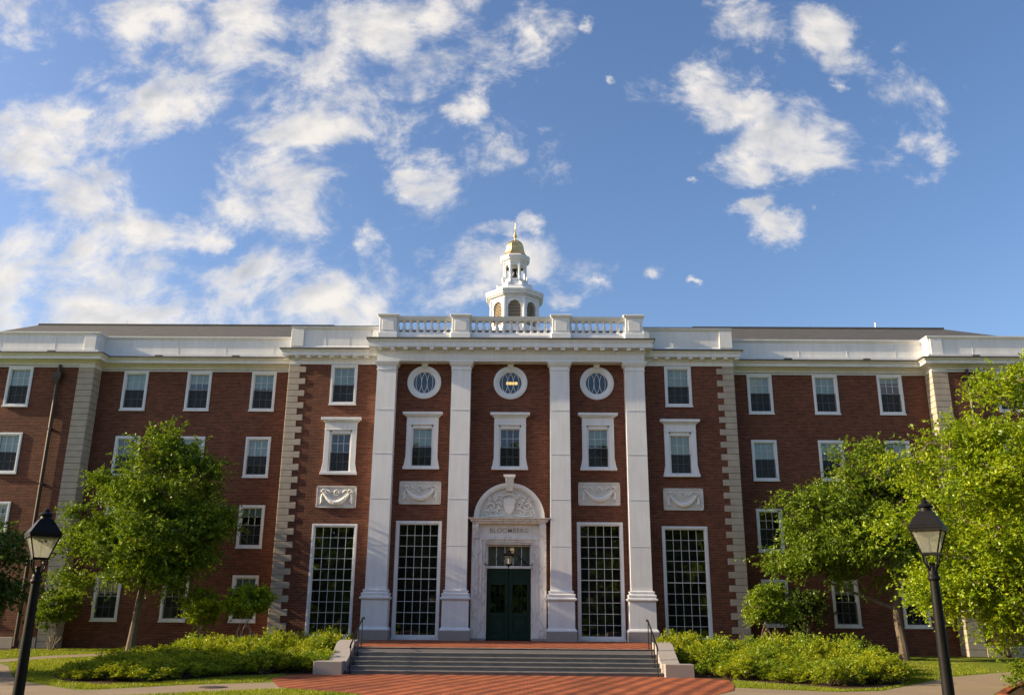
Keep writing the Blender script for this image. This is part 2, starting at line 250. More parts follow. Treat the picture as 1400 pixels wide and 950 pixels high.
# ------------------------------------------------------------------ mesh helpers
class MB:
    def __init__(s): s.v=[]; s.f=[]
    def add(s,vs,fs):
        o=len(s.v); s.v+= [tuple(x) for x in vs]; s.f+= [tuple(i+o for i in f) for f in fs]; return s
    def box(s,x0,x1,y0,y1,z0,z1):
        if x0>x1: x0,x1=x1,x0
        return s.add([(x0,y0,z0),(x1,y0,z0),(x1,y1,z0),(x0,y1,z0),(x0,y0,z1),(x1,y0,z1),(x1,y1,z1),(x0,y1,z1)],
          [(0,3,2,1),(4,5,6,7),(0,1,5,4),(1,2,6,5),(2,3,7,6),(3,0,4,7)])
    def frust(s,cx,cy,z0,z1,a0,b0,a1,b1):
        return s.add([(cx-a0,cy-b0,z0),(cx+a0,cy-b0,z0),(cx+a0,cy+b0,z0),(cx-a0,cy+b0,z0),(cx-a1,cy-b1,z1),(cx+a1,cy-b1,z1),(cx+a1,cy+b1,z1),(cx-a1,cy+b1,z1)],
          [(0,3,2,1),(4,5,6,7),(0,1,5,4),(1,2,6,5),(2,3,7,6),(3,0,4,7)])
    def lathe(s,cx,cy,pr,n=16,rot=0,cap=True):
        vs=[];fs=[]
        for (r,z) in pr:
            for i in range(n):
                a=rot+2*PI*i/n; vs.append((cx+r*math.cos(a),cy+r*math.sin(a),z))
        for j in range(len(pr)-1):
            for i in range(n):
                k=(i+1)%n; fs.append((j*n+i,j*n+k,(j+1)*n+k,(j+1)*n+i))
        if cap: fs.append(tuple(range(n))[::-1]); fs.append(tuple((len(pr)-1)*n+i for i in range(n)))
        return s.add(vs,fs)
    def tube(s,pts,rads,n=6,cap=True):
        pts=[Vector(p) for p in pts]; 
        if not isinstance(rads,(list,tuple)): rads=[rads]*len(pts)
        vs=[];fs=[]; ref=Vector((.3,.2,1)).normalized()
        for i,p in enumerate(pts):
            d=(pts[min(i+1,len(pts)-1)]-pts[max(i-1,0)]).normalized()
            a=d.cross(ref if abs(d.dot(ref))<.95 else Vector((1,0,0))).normalized(); b_=d.cross(a)
            for k in range(n):
                t=2*PI*k/n; q=p+(a*math.cos(t)+b_*math.sin(t))*rads[i]; vs.append(tuple(q))
        for j in range(len(pts)-1):
            for k in range(n):
                k2=(k+1)%n; fs.append((j*n+k,j*n+k2,(j+1)*n+k2,(j+1)*n+k))
        if cap: fs.append(tuple(range(n))[::-1]); fs.append(tuple((len(pts)-1)*n+k for k in range(n)))
        return s.add(vs,fs)
    def sweep(s,path,prof,cap=True):   # path: XY points, outward = right of travel ; prof: (out,z)
        P=[Vector(p) for p in path]; n=len(prof); vs=[];fs=[]
        for i,p in enumerate(P):
            ns=[]
            if i>0: d=(P[i]-P[i-1]).normalized(); ns.append(Vector((d.y,-d.x)))
            if i<len(P)-1: d=(P[i+1]-P[i]).normalized(); ns.append(Vector((d.y,-d.x)))
            if len(ns)==2: mm=(ns[0]+ns[1]).normalized(); mm=mm/mm.dot(ns[0])
            else: mm=ns[0]
            for (o,z) in prof: vs.append((p.x+mm.x*o,p.y+mm.y*o,z))
        for i in range(len(P)-1):
            for k in range(n-1): fs.append((i*n+k,(i+1)*n+k,(i+1)*n+k+1,i*n+k+1))
            fs.append((i*n+n-1,(i+1)*n+n-1,(i+1)*n,i*n))
        if cap: fs.append(tuple(range(n))); fs.append(tuple((len(P)-1)*n+k for k in range(n))[::-1])
        return s.add(vs,fs)
    def prism(s,poly,y0,y1):   # poly in XZ, extruded along Y
        n=len(poly); vs=[(x,y0,z) for x,z in poly]+[(x,y1,z) for x,z in poly]
        fs=[tuple(range(n)),tuple(range(n,2*n))[::-1]]+[(i,i+n,(i+1)%n+n,(i+1)%n) for i in range(n)]
        return s.add(vs,fs)
    def mesh(s,name,mat,smooth=False,bevel=0):
        me=bpy.data.meshes.new(name); me.from_pydata(s.v,[],s.f); me.materials.append(mat)
        bm=bmesh.new(); bm.from_mesh(me); bmesh.ops.recalc_face_normals(bm,faces=bm.faces)
        if bevel: bmesh.ops.bevel(bm,geom=[e for e in bm.edges if len(e.link_faces)==2 and e.calc_face_angle(0)>.6],offset=bevel,segments=1,affect='EDGES')
        bm.to_mesh(me); bm.free()
        if smooth:
            me.polygons.foreach_set('use_smooth',[True]*len(me.polygons))
            try: me.set_sharp_from_angle(angle=R(38))
            except Exception: pass
        return me
    def obj(s,name,mat,parent=None,smooth=False,bevel=0,loc=(0,0,0)):
        o=bpy.data.objects.new(name,s.mesh(name,mat,smooth,bevel)); COL.objects.link(o); o.location=loc
        if parent: o.parent=parent
        return o
def tag(o,label=None,cat=None,group=None,kind=None):
    if label: o['label']=label
    if cat: o['category']=cat
    if group: o['group']=group
    if kind: o['kind']=kind
    return o
def thing(name,label,cat,loc=(0,0,0),rz=0,group=None):
    o=bpy.data.objects.new(name,None); o.empty_display_size=.3; COL.objects.link(o); o.location=loc; o.rotation_euler=(0,0,rz)
    return tag(o,label,cat,group)
def inst(me,name,parent=None,loc=(0,0,0),rot=(0,0,0),sc=(1,1,1)):
    o=bpy.data.objects.new(name,me); COL.objects.link(o); o.location=loc; o.rotation_euler=rot; o.scale=sc
    if parent: o.parent=parent
    return o
def dup(o,parent=None,deep=True):
    c=o.copy(); COL.objects.link(c); c.parent=parent
    if deep:
        for ch in o.children: dup(ch,c)
    return c
def dup_thing(src,loc,rz=0,sc=1,label=None):
    c=dup(src); c.location=loc; c.rotation_euler=(0,0,rz); c.scale=(sc,sc,sc) if not isinstance(sc,tuple) else sc
    if label: c['label']=label
    return c

# ------------------------------------------------------------------ ground
def g(y): return -.75 if y<29 else (-.75+.25*(y-29)/11 if y<40 else -.5)
def sheet(name,poly,dz,mat,kind='structure',**k):
    bm=bmesh.new(); vs=[bm.verts.new((x,y,0)) for x,y in poly]; bm.faces.new(vs)
    for yy in (29,40):
        bmesh.ops.bisect_plane(bm,geom=bm.verts[:]+bm.edges[:]+bm.faces[:],plane_co=(0,yy,0),plane_no=(0,1,0))
    for v in bm.verts: v.co.z=g(v.co.y)+dz
    bmesh.ops.recalc_face_normals(bm,faces=bm.faces)
    if bm.faces[:] and bm.faces[:][0].normal.z<0: bmesh.ops.reverse_faces(bm,faces=bm.faces)
    me=bpy.data.meshes.new(name); bm.to_mesh(me); bm.free(); me.materials.append(mat)
    o=bpy.data.objects.new(name,me); COL.objects.link(o); tag(o,kind=kind,**k); return o
def smooth_poly(pts,n=4):
    out=[]; N=len(pts)
    for i in range(N):
        p0,p1,p2,p3=[Vector(pts[(i+k)%N]) for k in (-1,0,1,2)]
        for j in range(n):
            t=j/n; q=.5*((2*p1)+(p2-p0)*t+(2*p0-5*p1+4*p2-p3)*t*t+(3*p1-p0-3*p2+p3)*t**3); out.append((q.x,q.y))
    return out
sheet('lawn',[(-1500,-1500),(1500,-1500),(1500,1500),(-1500,1500)],0,M['grass'])
# concrete paths
sheet('path',[(-5.5,23.6),(-7.4,22.5),(-8.6,21.5),(-11,18),(-16,10),(-24,12),(-22,24),(-17.6,32.2),(-16.6,31),(-13.7,26.2),(-12.9,25.2),(-11.7,24.1),(-10.4,22.9),(-9.9,23.0),(-8.4,24.6),(-6.2,25.9),(-5,25.5)],.004,M['concrete'])
sheet('path',[(-30,18),(-18.5,33.6),(-17.8,35.5),(-16.7,36.8),(-14.8,39.2),(-12,39.9),(-10,39.9),(-9.5,38.8),(-12.5,38.6),(-14,37.9),(-15,36.3),(-16.1,35.4),(-17.1,34.1),(-18.2,31.2),(-28,14)],.008,M['concrete'])
sheet('path',[(4.5,24.6),(6.3,25.5),(8.8,24.4),(10.1,24.9),(12.4,27.9),(14.3,30.2),(16.6,31.8),(18.3,33),(30,38),(30,33),(20,31.5),(15.8,28.5),(13.9,26.1),(12.6,24.1),(10.4,18),(8,12),(5.6,14),(5.4,20),(5.2,22)],.004,M['concrete'])
brick_poly=[(-5.2,29.6),(-6.0,29.3),(-6.6,28.4),(-6.7,27.2),(-6.35,26.0),(-5.75,24.3),(-5.35,23.8),(-4.4,23.2),(-3.3,22.5),(-2.9,21),(-2.8,10),(-2.8,-8),(3.2,-8),(3.2,10),(3.4,19.5),(4.2,21.5),(5.3,23.1),(6.1,24.5),(6.5,26.2),(6.85,28.4),(6.75,29.1),(6.1,29.5),(5.4,29.6)]
sheet('brick_plaza',brick_poly,.012,M['paver'])
# beds
sheet('planting_bed',[(-5.0,29.45),(-5.9,29.35),(-6.6,28.9),(-8.3,27.6),(-9.3,25.5),(-10.4,24.5),(-11.8,25.3),(-13.1,27.2),(-13.6,29.5),(-12.9,31.5),(-12.4,33.5),(-12.4,39.4),(-5,39.4)],.014,M['mulch'])
sheet('planting_bed',[(5.0,29.45),(6.2,28.9),(7.2,27.7),(8.4,26.4),(9.2,25.2),(10.4,25.8),(11.5,27.1),(12.6,29.2),(13.2,31),(13.6,33.5),(13.8,36),(14.2,38),(15.5,40.2),(5,40.2)],.014,M['mulch'])
sheet('planting_bed',[(14.1,33.3),(15,32.9),(15.8,33.4),(16.3,35),(15.9,36.3),(14.9,36),(14.2,34.8)],.013,M['mulch'])
sheet('planting_bed',[(13.0,24.1),(14.1,25.9),(15.9,28.2),(20,31.2),(30,32.5),(30,20),(14,18)],.013,M['mulch'])
mb=MB()
ed=[(10.9,18),(12.75,24.0),(14.0,25.95),(15.85,28.35),(19.9,31.35)]
mb.sweep(ed,[(-.1,-.76),(-.1,-.70),(.1,-.70),(.1,-.76)]); o=mb.obj('path_edging',M['paver']); tag(o,kind='structure')
sheet('planting_bed',[(-20.6,38.7),(-18.2,38.4),(-17.8,39.1),(-18.3,39.5),(-28,39.5),(-28,38.8)],.010,M['mulch'])
# manhole cover in the left path
mb=MB(); mb.lathe(0,0,[(.36,0),(.36,.008)],24); mb.lathe(0,0,[(.29,.008),(.29,.014)],24)
o=mb.obj('manhole_cover',simple('cast_iron',(.06,.045,.04),(.04,.03,.03),12,.6),loc=(-7.35,24.0,-.744)); tag(o,'round iron manhole cover set in the pale path left of the brick plaza','manhole cover')
# terrace + steps
mb=MB(); mb.box(-6.6,6.6,38.0,39.4,-.7,0).box(-5.62,5.62,30.8,38.0,-.7,0); o=mb.obj('terrace',M['granite']); tag(o,kind='structure')
mb=MB(); mb.add([(-6.6,38.0,.006),(-5.62,38.0,.006),(-5.62,31.1,.006),(5.62,31.1,.006),(5.62,38.0,.006),(6.6,38.0,.006),(6.6,39.3,.006),(-6.6,39.3,.006)],[(0,1,2,3,4,5,6,7)])
o=mb.obj('terrace_paving',M['paver']); tag(o,kind='structure')
st=thing('entrance_steps','broad flight of dark bluestone steps leading up to the brick terrace','steps',(0,29.3,-.75))
for i in range(6):
    z0=-.75; z1=-.75+.125*(i+1); y0=29.3+.3*i; y1=29.3+.3*(i+1) if i<5 else 31.1
    mb=MB(); mb.box(-5.0,5.0,y0+.02,y1+(.02 if i<5 else 0),z0 if i==0 else z1-.125,z1-.04); o=mb.obj('riser',M['bluestone'],st,loc=(0,-29.3,.75))
    mb=MB()
    xs=[-5.0,-3.55,-1.9,-.3,1.4,3.1,5.0] if i%2 else [-5.0,-2.8,-1.1,.6,2.3,3.9,5.0]
    for a,b_ in zip(xs[:-1],xs[1:]): mb.box(a+.003,b_-.003,y0,y1+.015,z1-.04,z1 if i<5 else z1+.010)
    o=mb.obj('tread',M['nosing'],st,bevel=.006,loc=(0,-29.3,.75))
for s_,lab in ((-1,'sloping granite cheek wall with block end, left of the entrance steps'),(1,'sloping granite cheek wall with block end, right of the entrance steps')):
    ck=thing('cheek_wall',lab,'wall',(s_*5.3,29.0,-.75))
    mb=MB(); poly=[(29.42,-.1),(29.42,.36),(29.7,.42),(30.3,.66),(30.85,.93),(31.25,.97),(31.6,.97),(31.6,-.1)]
    n_=len(poly); xa,xb=(.29,-.31) if s_>0 else (-.29,.31)
    mb.add([(xa,y-29.0,z) for y,z in poly]+[(xb,y-29.0,z) for y,z in poly],[tuple(range(n_)),tuple(range(n_,2*n_))[::-1]]+[(i,(i+1)%n_,(i+1)%n_+n_,i+n_) for i in range(n_)])
    mb.obj('coping_slope',M['granite'],ck,bevel=.012)
    mb=MB(); mb.box(s_*-.27,s_*.63,0,.50,-.1,.40) ; mb.obj('end_block',M['granite'],ck,bevel=.012)
    hr=thing('handrail','black iron handrail on the %s side of the entrance steps'%('left' if s_<0 else 'right'),'handrail',(s_*4.83,29.25,-.75))
    ys=[29.25,29.85,30.45,31.1]; 
    for k,y in enumerate(ys):
        zb=0 if k==0 else [.25,.5,.75][k-1]; zt=[.9,1.15,1.42,1.66][k]
        mb=MB(); mb.tube([(0,y-29.25,zb),(0,y-29.25,zt)],.017,8); mb.lathe(0,y-29.25,[(.045,zb),(.045,zb+.015),(.02,zb+.03)],10); mb.obj('post',M['black_metal'],hr,True)
    mb=MB(); mb.tube([(0,-.16,.80),(0,-.10,.87),(0,0,.915),(0,1.85,1.675),(0,2.1,1.70),(0,2.18,1.65)],.025,8); mb.obj('rail',M['black_metal'],hr,True)

# ------------------------------------------------------------------ THE BUILDING
BL=thing('brick_building','long four storey red brick building with white pilastered portico and cupola','building',(0,38.75,0))
def bp(mb,name,mat,parent=None,smooth=False,bevel=0):
    if parent is None: return mb.obj(name,mat,BL,smooth,bevel,loc=(0,-38.75,0))
    return mb.obj(name,mat,parent,smooth,bevel,loc=(0,0,0))
def wall_front(mb,x0,x1,z0,z1,Y,ops):
    xs=sorted({x0,x1,*[o[0] for o in ops],*[o[1] for o in ops]}); zs=sorted({z0,z1,*[o[2] for o in ops],*[o[3] for o in ops]})
    for a,b_ in zip(xs[:-1],xs[1:]):
        for c,d in zip(zs[:-1],zs[1:]):
            mx_,mz=(a+b_)/2,(c+d)/2
            if any(o[0]<mx_<o[1] and o[2]<mz<o[3] for o in ops): continue
            mb.add([(a,Y,c),(b_,Y,c),(b_,Y,d),(a,Y,d)],[(0,1,2,3)])
    for (a,b_,c,d) in ops:   # reveals
        e=.16; mb.add([(a,Y,c),(b_,Y,c),(b_,Y,d),(a,Y,d),(a,Y+e,c),(b_,Y+e,c),(b_,Y+e,d),(a,Y+e,d)],[(0,4,5,1),(1,5,6,2),(2,6,7,3),(3,7,4,0)])
BAYY=39.35; PORY=39.25; WINGY=40.25; PAVY=39.55
ROWS=[(10.11,12.0),(7.0,8.88),(3.83,5.73),(.65,2.64)]
WX=[11.72,14.80,17.83]; PX=[22.98,26.1]
wm_=MB()
HW=.585
for s_ in (-1,1):
    ops=[(s_*x-HW+.03,s_*x+HW-.03,a+.03,b_-.03) for x in WX for a,b_ in ROWS]
    wall_front(wm_,*sorted((s_*10.3,s_*19.55)),-.75,12.1,WINGY,ops)
    ops=[(s_*x-HW+.03,s_*x+HW-.03,a+.03,b_-.03) for x in PX for a,b_ in ROWS]
    wall_front(wm_,*sorted((s_*20.25,s_*28.0)),-.75,12.1,PAVY,ops)
    ops=[(s_*7.73-.59,s_*7.73+.59,10.27,12.1),(s_*7.70-.68,s_*7.70+.68,7.1,9.2),(s_*7.70-.95,s_*7.70+.95,.1,4.8)]
    wall_front(wm_,*sorted((s_*6.12,s_*10.3)),-.75,12.3,BAYY,ops)
    wm_.add([(s_*10.3,BAYY,-.75),(s_*10.3,WINGY,-.75),(s_*10.3,WINGY,12.3),(s_*10.3,BAYY,12.3)],[(0,1,2,3)])
    wm_.add([(s_*28,PAVY,-.75),(s_*28,52,-.75),(s_*28,52,12.1),(s_*28,PAVY,12.1)],[(0,1,2,3)])
RO=.70
ops=[(x-RO,x+RO,11.28-RO,11.28+RO) for x in (-3.98,0,3.98)]+[(x-.66,x+.66,7.35,9.45) for x in (-3.98,0,3.98)]+[(x-.95,x+.95,.1,4.93) for x in (-3.98,3.98)]+[(-1.2,1.2,0,4.2)]
wall_front(wm_,-6.12,6.12,-.1,12.35,PORY,ops)
for x in (-3.98,0,3.98):   # round openings
    N=32; vs=[];fs=[]
    for i in range(N):
        a=2*PI*i/N; c,s2=math.cos(a),math.sin(a); k=RO/max(abs(c),abs(s2)); vs+= [(x+.62*c,PORY,11.28+.62*s2),(x+k*c,PORY,11.28+k*s2)]
    for i in range(N): j=(i+1)%N; fs.append((2*i,2*i+1,2*j+1,2*j))
    wm_.add(vs,fs)
wm_.add([(-28,52,-.75),(28,52,-.75),(28,52,12.1),(-28,52,12.1)],[(0,1,2,3)])
bp(wm_,'wall',M['brick'])
# flat deck closing the building under the parapets
mb=MB(); mb.box(-27.9,27.9,40.3,51.9,12.3,12.4).box(-10.2,10.2,39.4,40.3,12.3,12.4).box(-6.1,6.1,39.28,39.4,12.3,12.4)
for s_ in (-1,1): mb.box(s_*19.6,s_*27.9,39.6,40.3,12.3,12.4)
bp(mb,'roof_deck',M['lead'])
# quoins
def quoin_block(mb,x0,x1,y0,y1,z0,z1):
    mb.box(x0,x1,y0,y1,z0+.006,z1-.006)
for s_ in (-1,1):
    mb=MB(); z=-.5; i=0
    while z<12.05:
        z1=min(z+.285,12.08); quoin_block(mb,*sorted((s_*19.53,s_*20.28)),PAVY-.02,WINGY+.05,z,z1); z=z1
    q=bp(mb,'quoin',M['limestone'],bevel=.014)
    mb=MB(); z=-.5; i=0
    while z<12.2:
        z1=min(z+.285,12.22); L=(.80 if i%2 else .52); quoin_block(mb,*sorted((s_*10.325,s_*(10.325-L))),BAYY-.03,BAYY+(.5 if i%2==0 else .8),z,z1); z=z1; i+=1
    bp(mb,'quoin',M['limestone'],bevel=.014)
    mb=MB(); mb.box(*sorted((s_*20.3,s_*21.0)),PAVY-.05,PAVY+.1,-.5,-.04).box(*sorted((s_*21.3,s_*28)),PAVY-.05,PAVY+.1,-.5,-.04)
    bp(mb,'stone_base_course',M['limestone'],bevel=.01)
    # downpipe
    mb=MB(); X=s_*21.13; mb.tube([(X,PAVY-.12,-.4),(X,PAVY-.12,11.3)],.085,10).frust(X,PAVY-.14,11.15,11.45,.07,.07,.17,.12).box(X-.18,X+.18,PAVY-.27,PAVY-.01,11.45,11.72).tube([(X,PAVY-.1,11.7),(X,PAVY-.1,12.1)],.07,10)
    for z in (1.5,4,6.5,9): mb.box(X-.1,X+.1,PAVY-.2,PAVY,z,z+.06)
    bp(mb,'downpipe',M['copper'],smooth=False)
# cornices
wing_prof=[(0,12.0),(.03,12.0),(.03,12.06),(.0,12.07),(.0,12.2),(.05,12.22),(.10,12.27),(.12,12.30),(.42,12.31),(.42,12.44),(.46,12.46),(.55,12.56),(.55,12.575),(-.1,12.62),(-.1,12.0)]
bay_prof=[(0,12.15),(.035,12.15),(.035,12.21),(.01,12.22),(.01,12.34),(.05,12.36),(.06,12.42),(.06,12.50),(.32,12.51),(.32,12.66),(.34,12.68),(.40,12.80),(.40,12.815),(-.1,12.85),(-.1,12.15)]
por_prof=[(0,12.17),(.0,12.28),(.02,12.285),(.02,12.52),(.06,12.55),(.07,12.62),(.07,12.74),(.37,12.75),(.37,12.96),(.39,12.98),(.45,13.12),(.45,13.14),(-.1,13.2),(-.1,12.17)]
capz=lambda pr: [(o+.012 if o>0 else o,z) for o,z in pr]
for s_ in (-1,1):
    pth=[(s_*28,PAVY),(s_*19.55,PAVY),(s_*19.55,WINGY),(s_*10.35,WINGY)]
    if s_>0: pth=pth[::-1]
    bp(MB().sweep(pth,wing_prof),'cornice',M['trim'])
    bp(MB().sweep(pth,[(.40,12.58),(.555,12.578),(.558,12.545),(.58,12.545),(.58,12.60),(-.1,12.64),(-.1,12.60)]),'cornice_flashing',M['lead'])
    pth=[(s_*10.3,WINGY+.05),(s_*10.3,BAYY),(s_*6.12,BAYY)]
    if s_>0: pth=pth[::-1]
    bp(MB().sweep(pth,bay_prof),'cornice',M['trim'])
    bp(MB().sweep(pth,[(.3,12.817),(.405,12.817),(.408,12.78),(.43,12.78),(.43,12.84),(-.1,12.88),(-.1,12.84)]),'cornice_flashing',M['lead'])
    for k in range(8):
        X=s_*(6.72+k*.535); mb=MB(); mb.box(X-.09,X+.09,BAYY-.30,BAYY-.055,12.41,12.505); bp(mb,'modillion',M['trim'],bevel=.01)
    mb=MB(); mb.box(*sorted((s_*10.36,s_*10.60)),BAYY+.1,BAYY+.28,12.41,12.505); bp(mb,'modillion',M['trim'],bevel=.01)
    # parapets
    par=lambda z0,z1,p=0:[(p,z0),(p,z0+.22),(p-.03,z0+.26),(p-.03,z1-.16),(p,z1-.13),(p+.06,z1-.05),(p+.06,z1),(p-.3,z1+.01),(p-.3,z0)]
    pth=[(s_*28,PAVY),(s_*19.55,PAVY),(s_*19.55,WINGY),(s_*10.2,WINGY)]
    if s_>0: pth=pth[::-1]
    bp(MB().sweep(pth,par(12.55,13.74)),'parapet',M['trim'])
    bp(MB().sweep(pth,[(.0,12.58),(.10,12.60),(.10,12.84),(.0,12.87)]),'parapet_base',M['trim'])
    pth=[(s_*10.3,44),(s_*10.3,BAYY),(s_*6.0,BAYY)]
    if s_>0: pth=pth[::-1]
    bp(MB().sweep(pth,par(12.8,14.0)),'parapet',M['trim'])
    bp(MB().sweep(pth,[(-.32,14.012),(.075,14.005),(.075,14.03),(-.32,14.035)]),'parapet_flashing',M['lead'])
    for a,b_ in ((9.75,10.34),(6.2,6.5)):
        mb=MB(); mb.box(*sorted((s_*a,s_*b_)),BAYY-.04,BAYY+.2,13.02,13.86); bp(mb,'parapet_pier',M['trim'],bevel=.01)
    mb=MB(); mb.box(*sorted((s_*19.65,s_*20.2)),PAVY-.03,PAVY+.2,12.84,13.6); bp(mb,'parapet_pier',M['trim'],bevel=.01)
    for X,Y in ((13.05,WINGY),(16.73,WINGY),(21.5,PAVY),(24.1,PAVY)):
        mb=MB(); mb.box(s_*X-.17,s_*X+.17,Y-.45,Y-.2,12.615,12.70).box(s_*X-.12,s_*X+.12,Y-.2,Y-.05,12.6,12.67); bp(mb,'roof_drain',M['lead'])
    for X in (11.4,13.7,16.0,18.3,21.6,24.2):
        Yp=PAVY if X>20 else WINGY
        mb=MB(); mb.box(s_*X-.012,s_*X+.012,Yp+.022,Yp+.035,12.88,13.55); bp(mb,'panel_joint',M['joint'])
    for X in (7.6,8.7):
        mb=MB(); mb.box(s_*X-.010,s_*X+.010,BAYY+.022,BAYY+.035,13.08,13.83); bp(mb,'panel_joint',M['joint'])
    # hipped roof of the wing
    mb=MB(); y0,z0=40.6,13.45; RZ=16.25; RY=46.2
    xe=28.0; xh=(26.4 if s_<0 else 23.7)
    mb.add([(s_*9.9,y0,z0),(s_*(xe+.6),y0,z0),(s_*xh,RY,RZ),(s_*9.9,RY,RZ),(s_*9.9,52,z0),(s_*(xe+.6),52,z0)],[(0,1,2,3),(3,2,5,4),(1,5,2),(0,3,4)])
    bp(mb,'roof',M['slate'])
    mb=MB(); mb.box(*sorted((s_*9.9,s_*xh)),RY-.08,RY+.08,RZ-.02,RZ+.07); bp(mb,'roof_ridge',M['lead'])
# whip antenna on the right roof
mb=MB(); mb.tube([(20.0,46.2,16.2),(20.0,46.2,16.62)],.035,6); bp(mb,'antenna',M['white'])
for X in (-21.5,-17.2,-12.9,12.6,16.4): mb=MB(); mb.tube([(X,46.2,16.3),(X,46.2,16.55)],.008,5); bp(mb,'lightning_rod',M['lead'])
# portico entablature (breaks forward over the pilasters' plane)
FY=38.75; XP=6.12
bp(MB().sweep([(-XP,39.5),(-XP,FY),(XP,FY),(XP,39.5)],por_prof),'entablature',M['white'])
bp(MB().sweep([(-XP,39.5),(-XP,FY),(XP,FY),(XP,39.5)],[(.3,13.142),(.455,13.142),(.458,13.10),(.48,13.10),(.48,13.165),(-.1,13.21),(-.1,13.17)]),'cornice_flashing',M['lead'])
mb=MB(); mb.box(-6.05,6.05,38.9,39.24,12.16,12.5); bp(mb,'entablature_soffit',M['white'])
for k in range(21):
    X=-6.0+k*.6; mb=MB(); mb.box(X-.1,X+.1,FY-.35,FY-.065,12.63,12.745); bp(mb,'modillion',M['white'],bevel=.012)
for s_ in (-1,1):
    for Y in (38.95,): mb=MB(); mb.box(*sorted((s_*6.19,s_*6.46)),Y,Y+.2,12.63,12.745); bp(mb,'modillion',M['white'],bevel=.012)
mb=MB(); mb.add([(-5.6,41.2,13.2),(5.6,41.2,13.2),(5.6,44,13.2),(-5.6,44,13.2),(-5.6,41.2,14.46),(5.6,41.2,14.46),(4.8,42.4,14.75),(-4.8,42.4,14.75),(4.8,44,14.75),(-4.8,44,14.75)],[(0,1,5,4),(4,5,6,7),(7,6,8,9),(1,2,8,6,5),(0,4,7,9,3),(3,9,8,2)]); bp(mb,'portico_roof',M['lead'])
# balustrade
bl=bpy.data.objects.new('balustrade',None); COL.objects.link(bl); bl.parent=BL; bl.location=(0,38.75-38.75,0)
def ch(mb,name,mat,parent,**k): return mb.obj(name,mat,parent,loc=(0,-38.75,0),**k)
base=MB().sweep([(-6.05,41.5),(-6.05,38.72),(6.05,38.72),(6.05,41.5)],[(0,13.15),(0,13.42),(-.03,13.46),(-.06,13.56),(-.32,13.56),(-.32,13.15)]); ch(base,'base_rail',M['white'],bl)
top=MB().sweep([(-6.0,41.5),(-6.0,38.75),(6.0,38.75),(6.0,41.5)],[(-.06,14.13),(-.03,14.16),(-.0,14.2),(.03,14.26),(.05,14.33),(-.32,14.35),(-.30,14.13)]); ch(top,'top_rail',M['white'],bl)
for X0,X1 in ((-6.1,-5.3),(-2.73,-1.92),(1.92,2.73),(5.3,6.1)):
    cx=(X0+X1)/2; mb=MB(); mb.box(X0,X1,38.66,39.2,13.16,14.30).box(X0-.05,X1+.05,38.60,39.25,13.16,13.50).box(X0+.12,X1-.12,38.64,38.66,13.62,14.12); mb.frust(cx,38.93,14.24,14.34,.42,.29,.50,.36); mb.box(cx-.5,cx+.5,38.57,39.29,14.34,14.41)
    ch(mb,'pedestal',M['white'],bl,bevel=.012)
bpf=[(.10,0),(.10,.05),(.065,.06),(.055,.09),(.085,.14),(.105,.20),(.10,.26),(.07,.34),(.048,.42),(.045,.46),(.065,.475),(.065,.50),(.085,.51),(.085,.57)]
bm_=MB().lathe(0,0,bpf,12).mesh('baluster',M['white'],True)
bxs=[]
for a,b_,n_ in ((-5.3,-2.73,7),(-1.92,1.92,11),(2.73,5.3,7)):
    st_=(b_-a)/(n_+1); bxs+=[a+st_*(i+1) for i in range(n_)]+[a+.03,b_-.03]
for X in bxs: inst(bm_,'baluster',bl,(X,38.9-38.75,13.56))
# pilasters
def pilaster(cx):
    root=bpy.data.objects.new('pilaster',None); COL.objects.link(root); root.parent=BL; root.location=(cx,0,0)
    def c(mb,name,mat,bev=0): return mb.obj(name,mat,root,bevel=bev,loc=(0,-38.75,0))
    h=.445; YB=39.3
    mb=MB(); mb.add([(-h-.01,FY-.005,2.0),(h+.01,FY-.005,2.0),(h-.01,FY+.005,11.75),(-h+.01,FY+.005,11.75),(-h-.01,YB,2.0),(h+.01,YB,2.0),(h-.01,YB,11.75),(-h+.01,YB,11.75)],[(0,1,2,3),(1,5,6,2),(4,0,3,7),(0,4,5,1),(3,2,6,7)]); c(mb,'shaft',M['white'])
    for z in (3.9,5.9,7.9,9.9):
        mb=MB(); mb.box(-h-.012,h+.012,FY-.011,FY-.001,z-.004,z+.004); c(mb,'shaft_joint',M['joint'])
    sq=lambda pr:MB().sweep([(-h,YB),(-h,FY),(h,FY),(h,YB)],pr)
    c(sq([(-.02,11.74),(.02,11.75),(.02,11.79),(0,11.80),(0,11.93),(.03,11.95),(.07,12.02),(.09,12.04),(.09,12.10),(.12,12.11),(.12,12.165),(-.3,12.165),(-.3,11.74)]),'capital',M['white'])
    c(sq([(-.05,1.60),(.10,1.60),(.13,1.63),(.20,1.68),(.20,1.74),(.14,1.76),(.13,1.83),(.15,1.84),(.15,1.90),(.08,1.93),(.06,1.97),(.09,1.99),(.09,2.04),(.02,2.06),(-.3,2.06),(-.3,1.6)]),'base_moulding',M['white'])
    c(sq([(-.05,.44),(.12,.44),(.12,1.60),(-.3,1.60),(-.3,.44)]),'pedestal_die',M['white'])
    c(sq([(-.05,.40),(.20,.40),(.20,.44),(.14,.52),(.12,.53),(-.3,.53),(-.3,.40)]),'pedestal_moulding',M['white'])
    c(sq([(-.05,.0),(.20,.0),(.20,.40),(-.3,.40),(-.3,.0)]),'plinth',M['granite'])
for cx in (-5.67,-2.25,2.25,5.67): pilaster(cx)

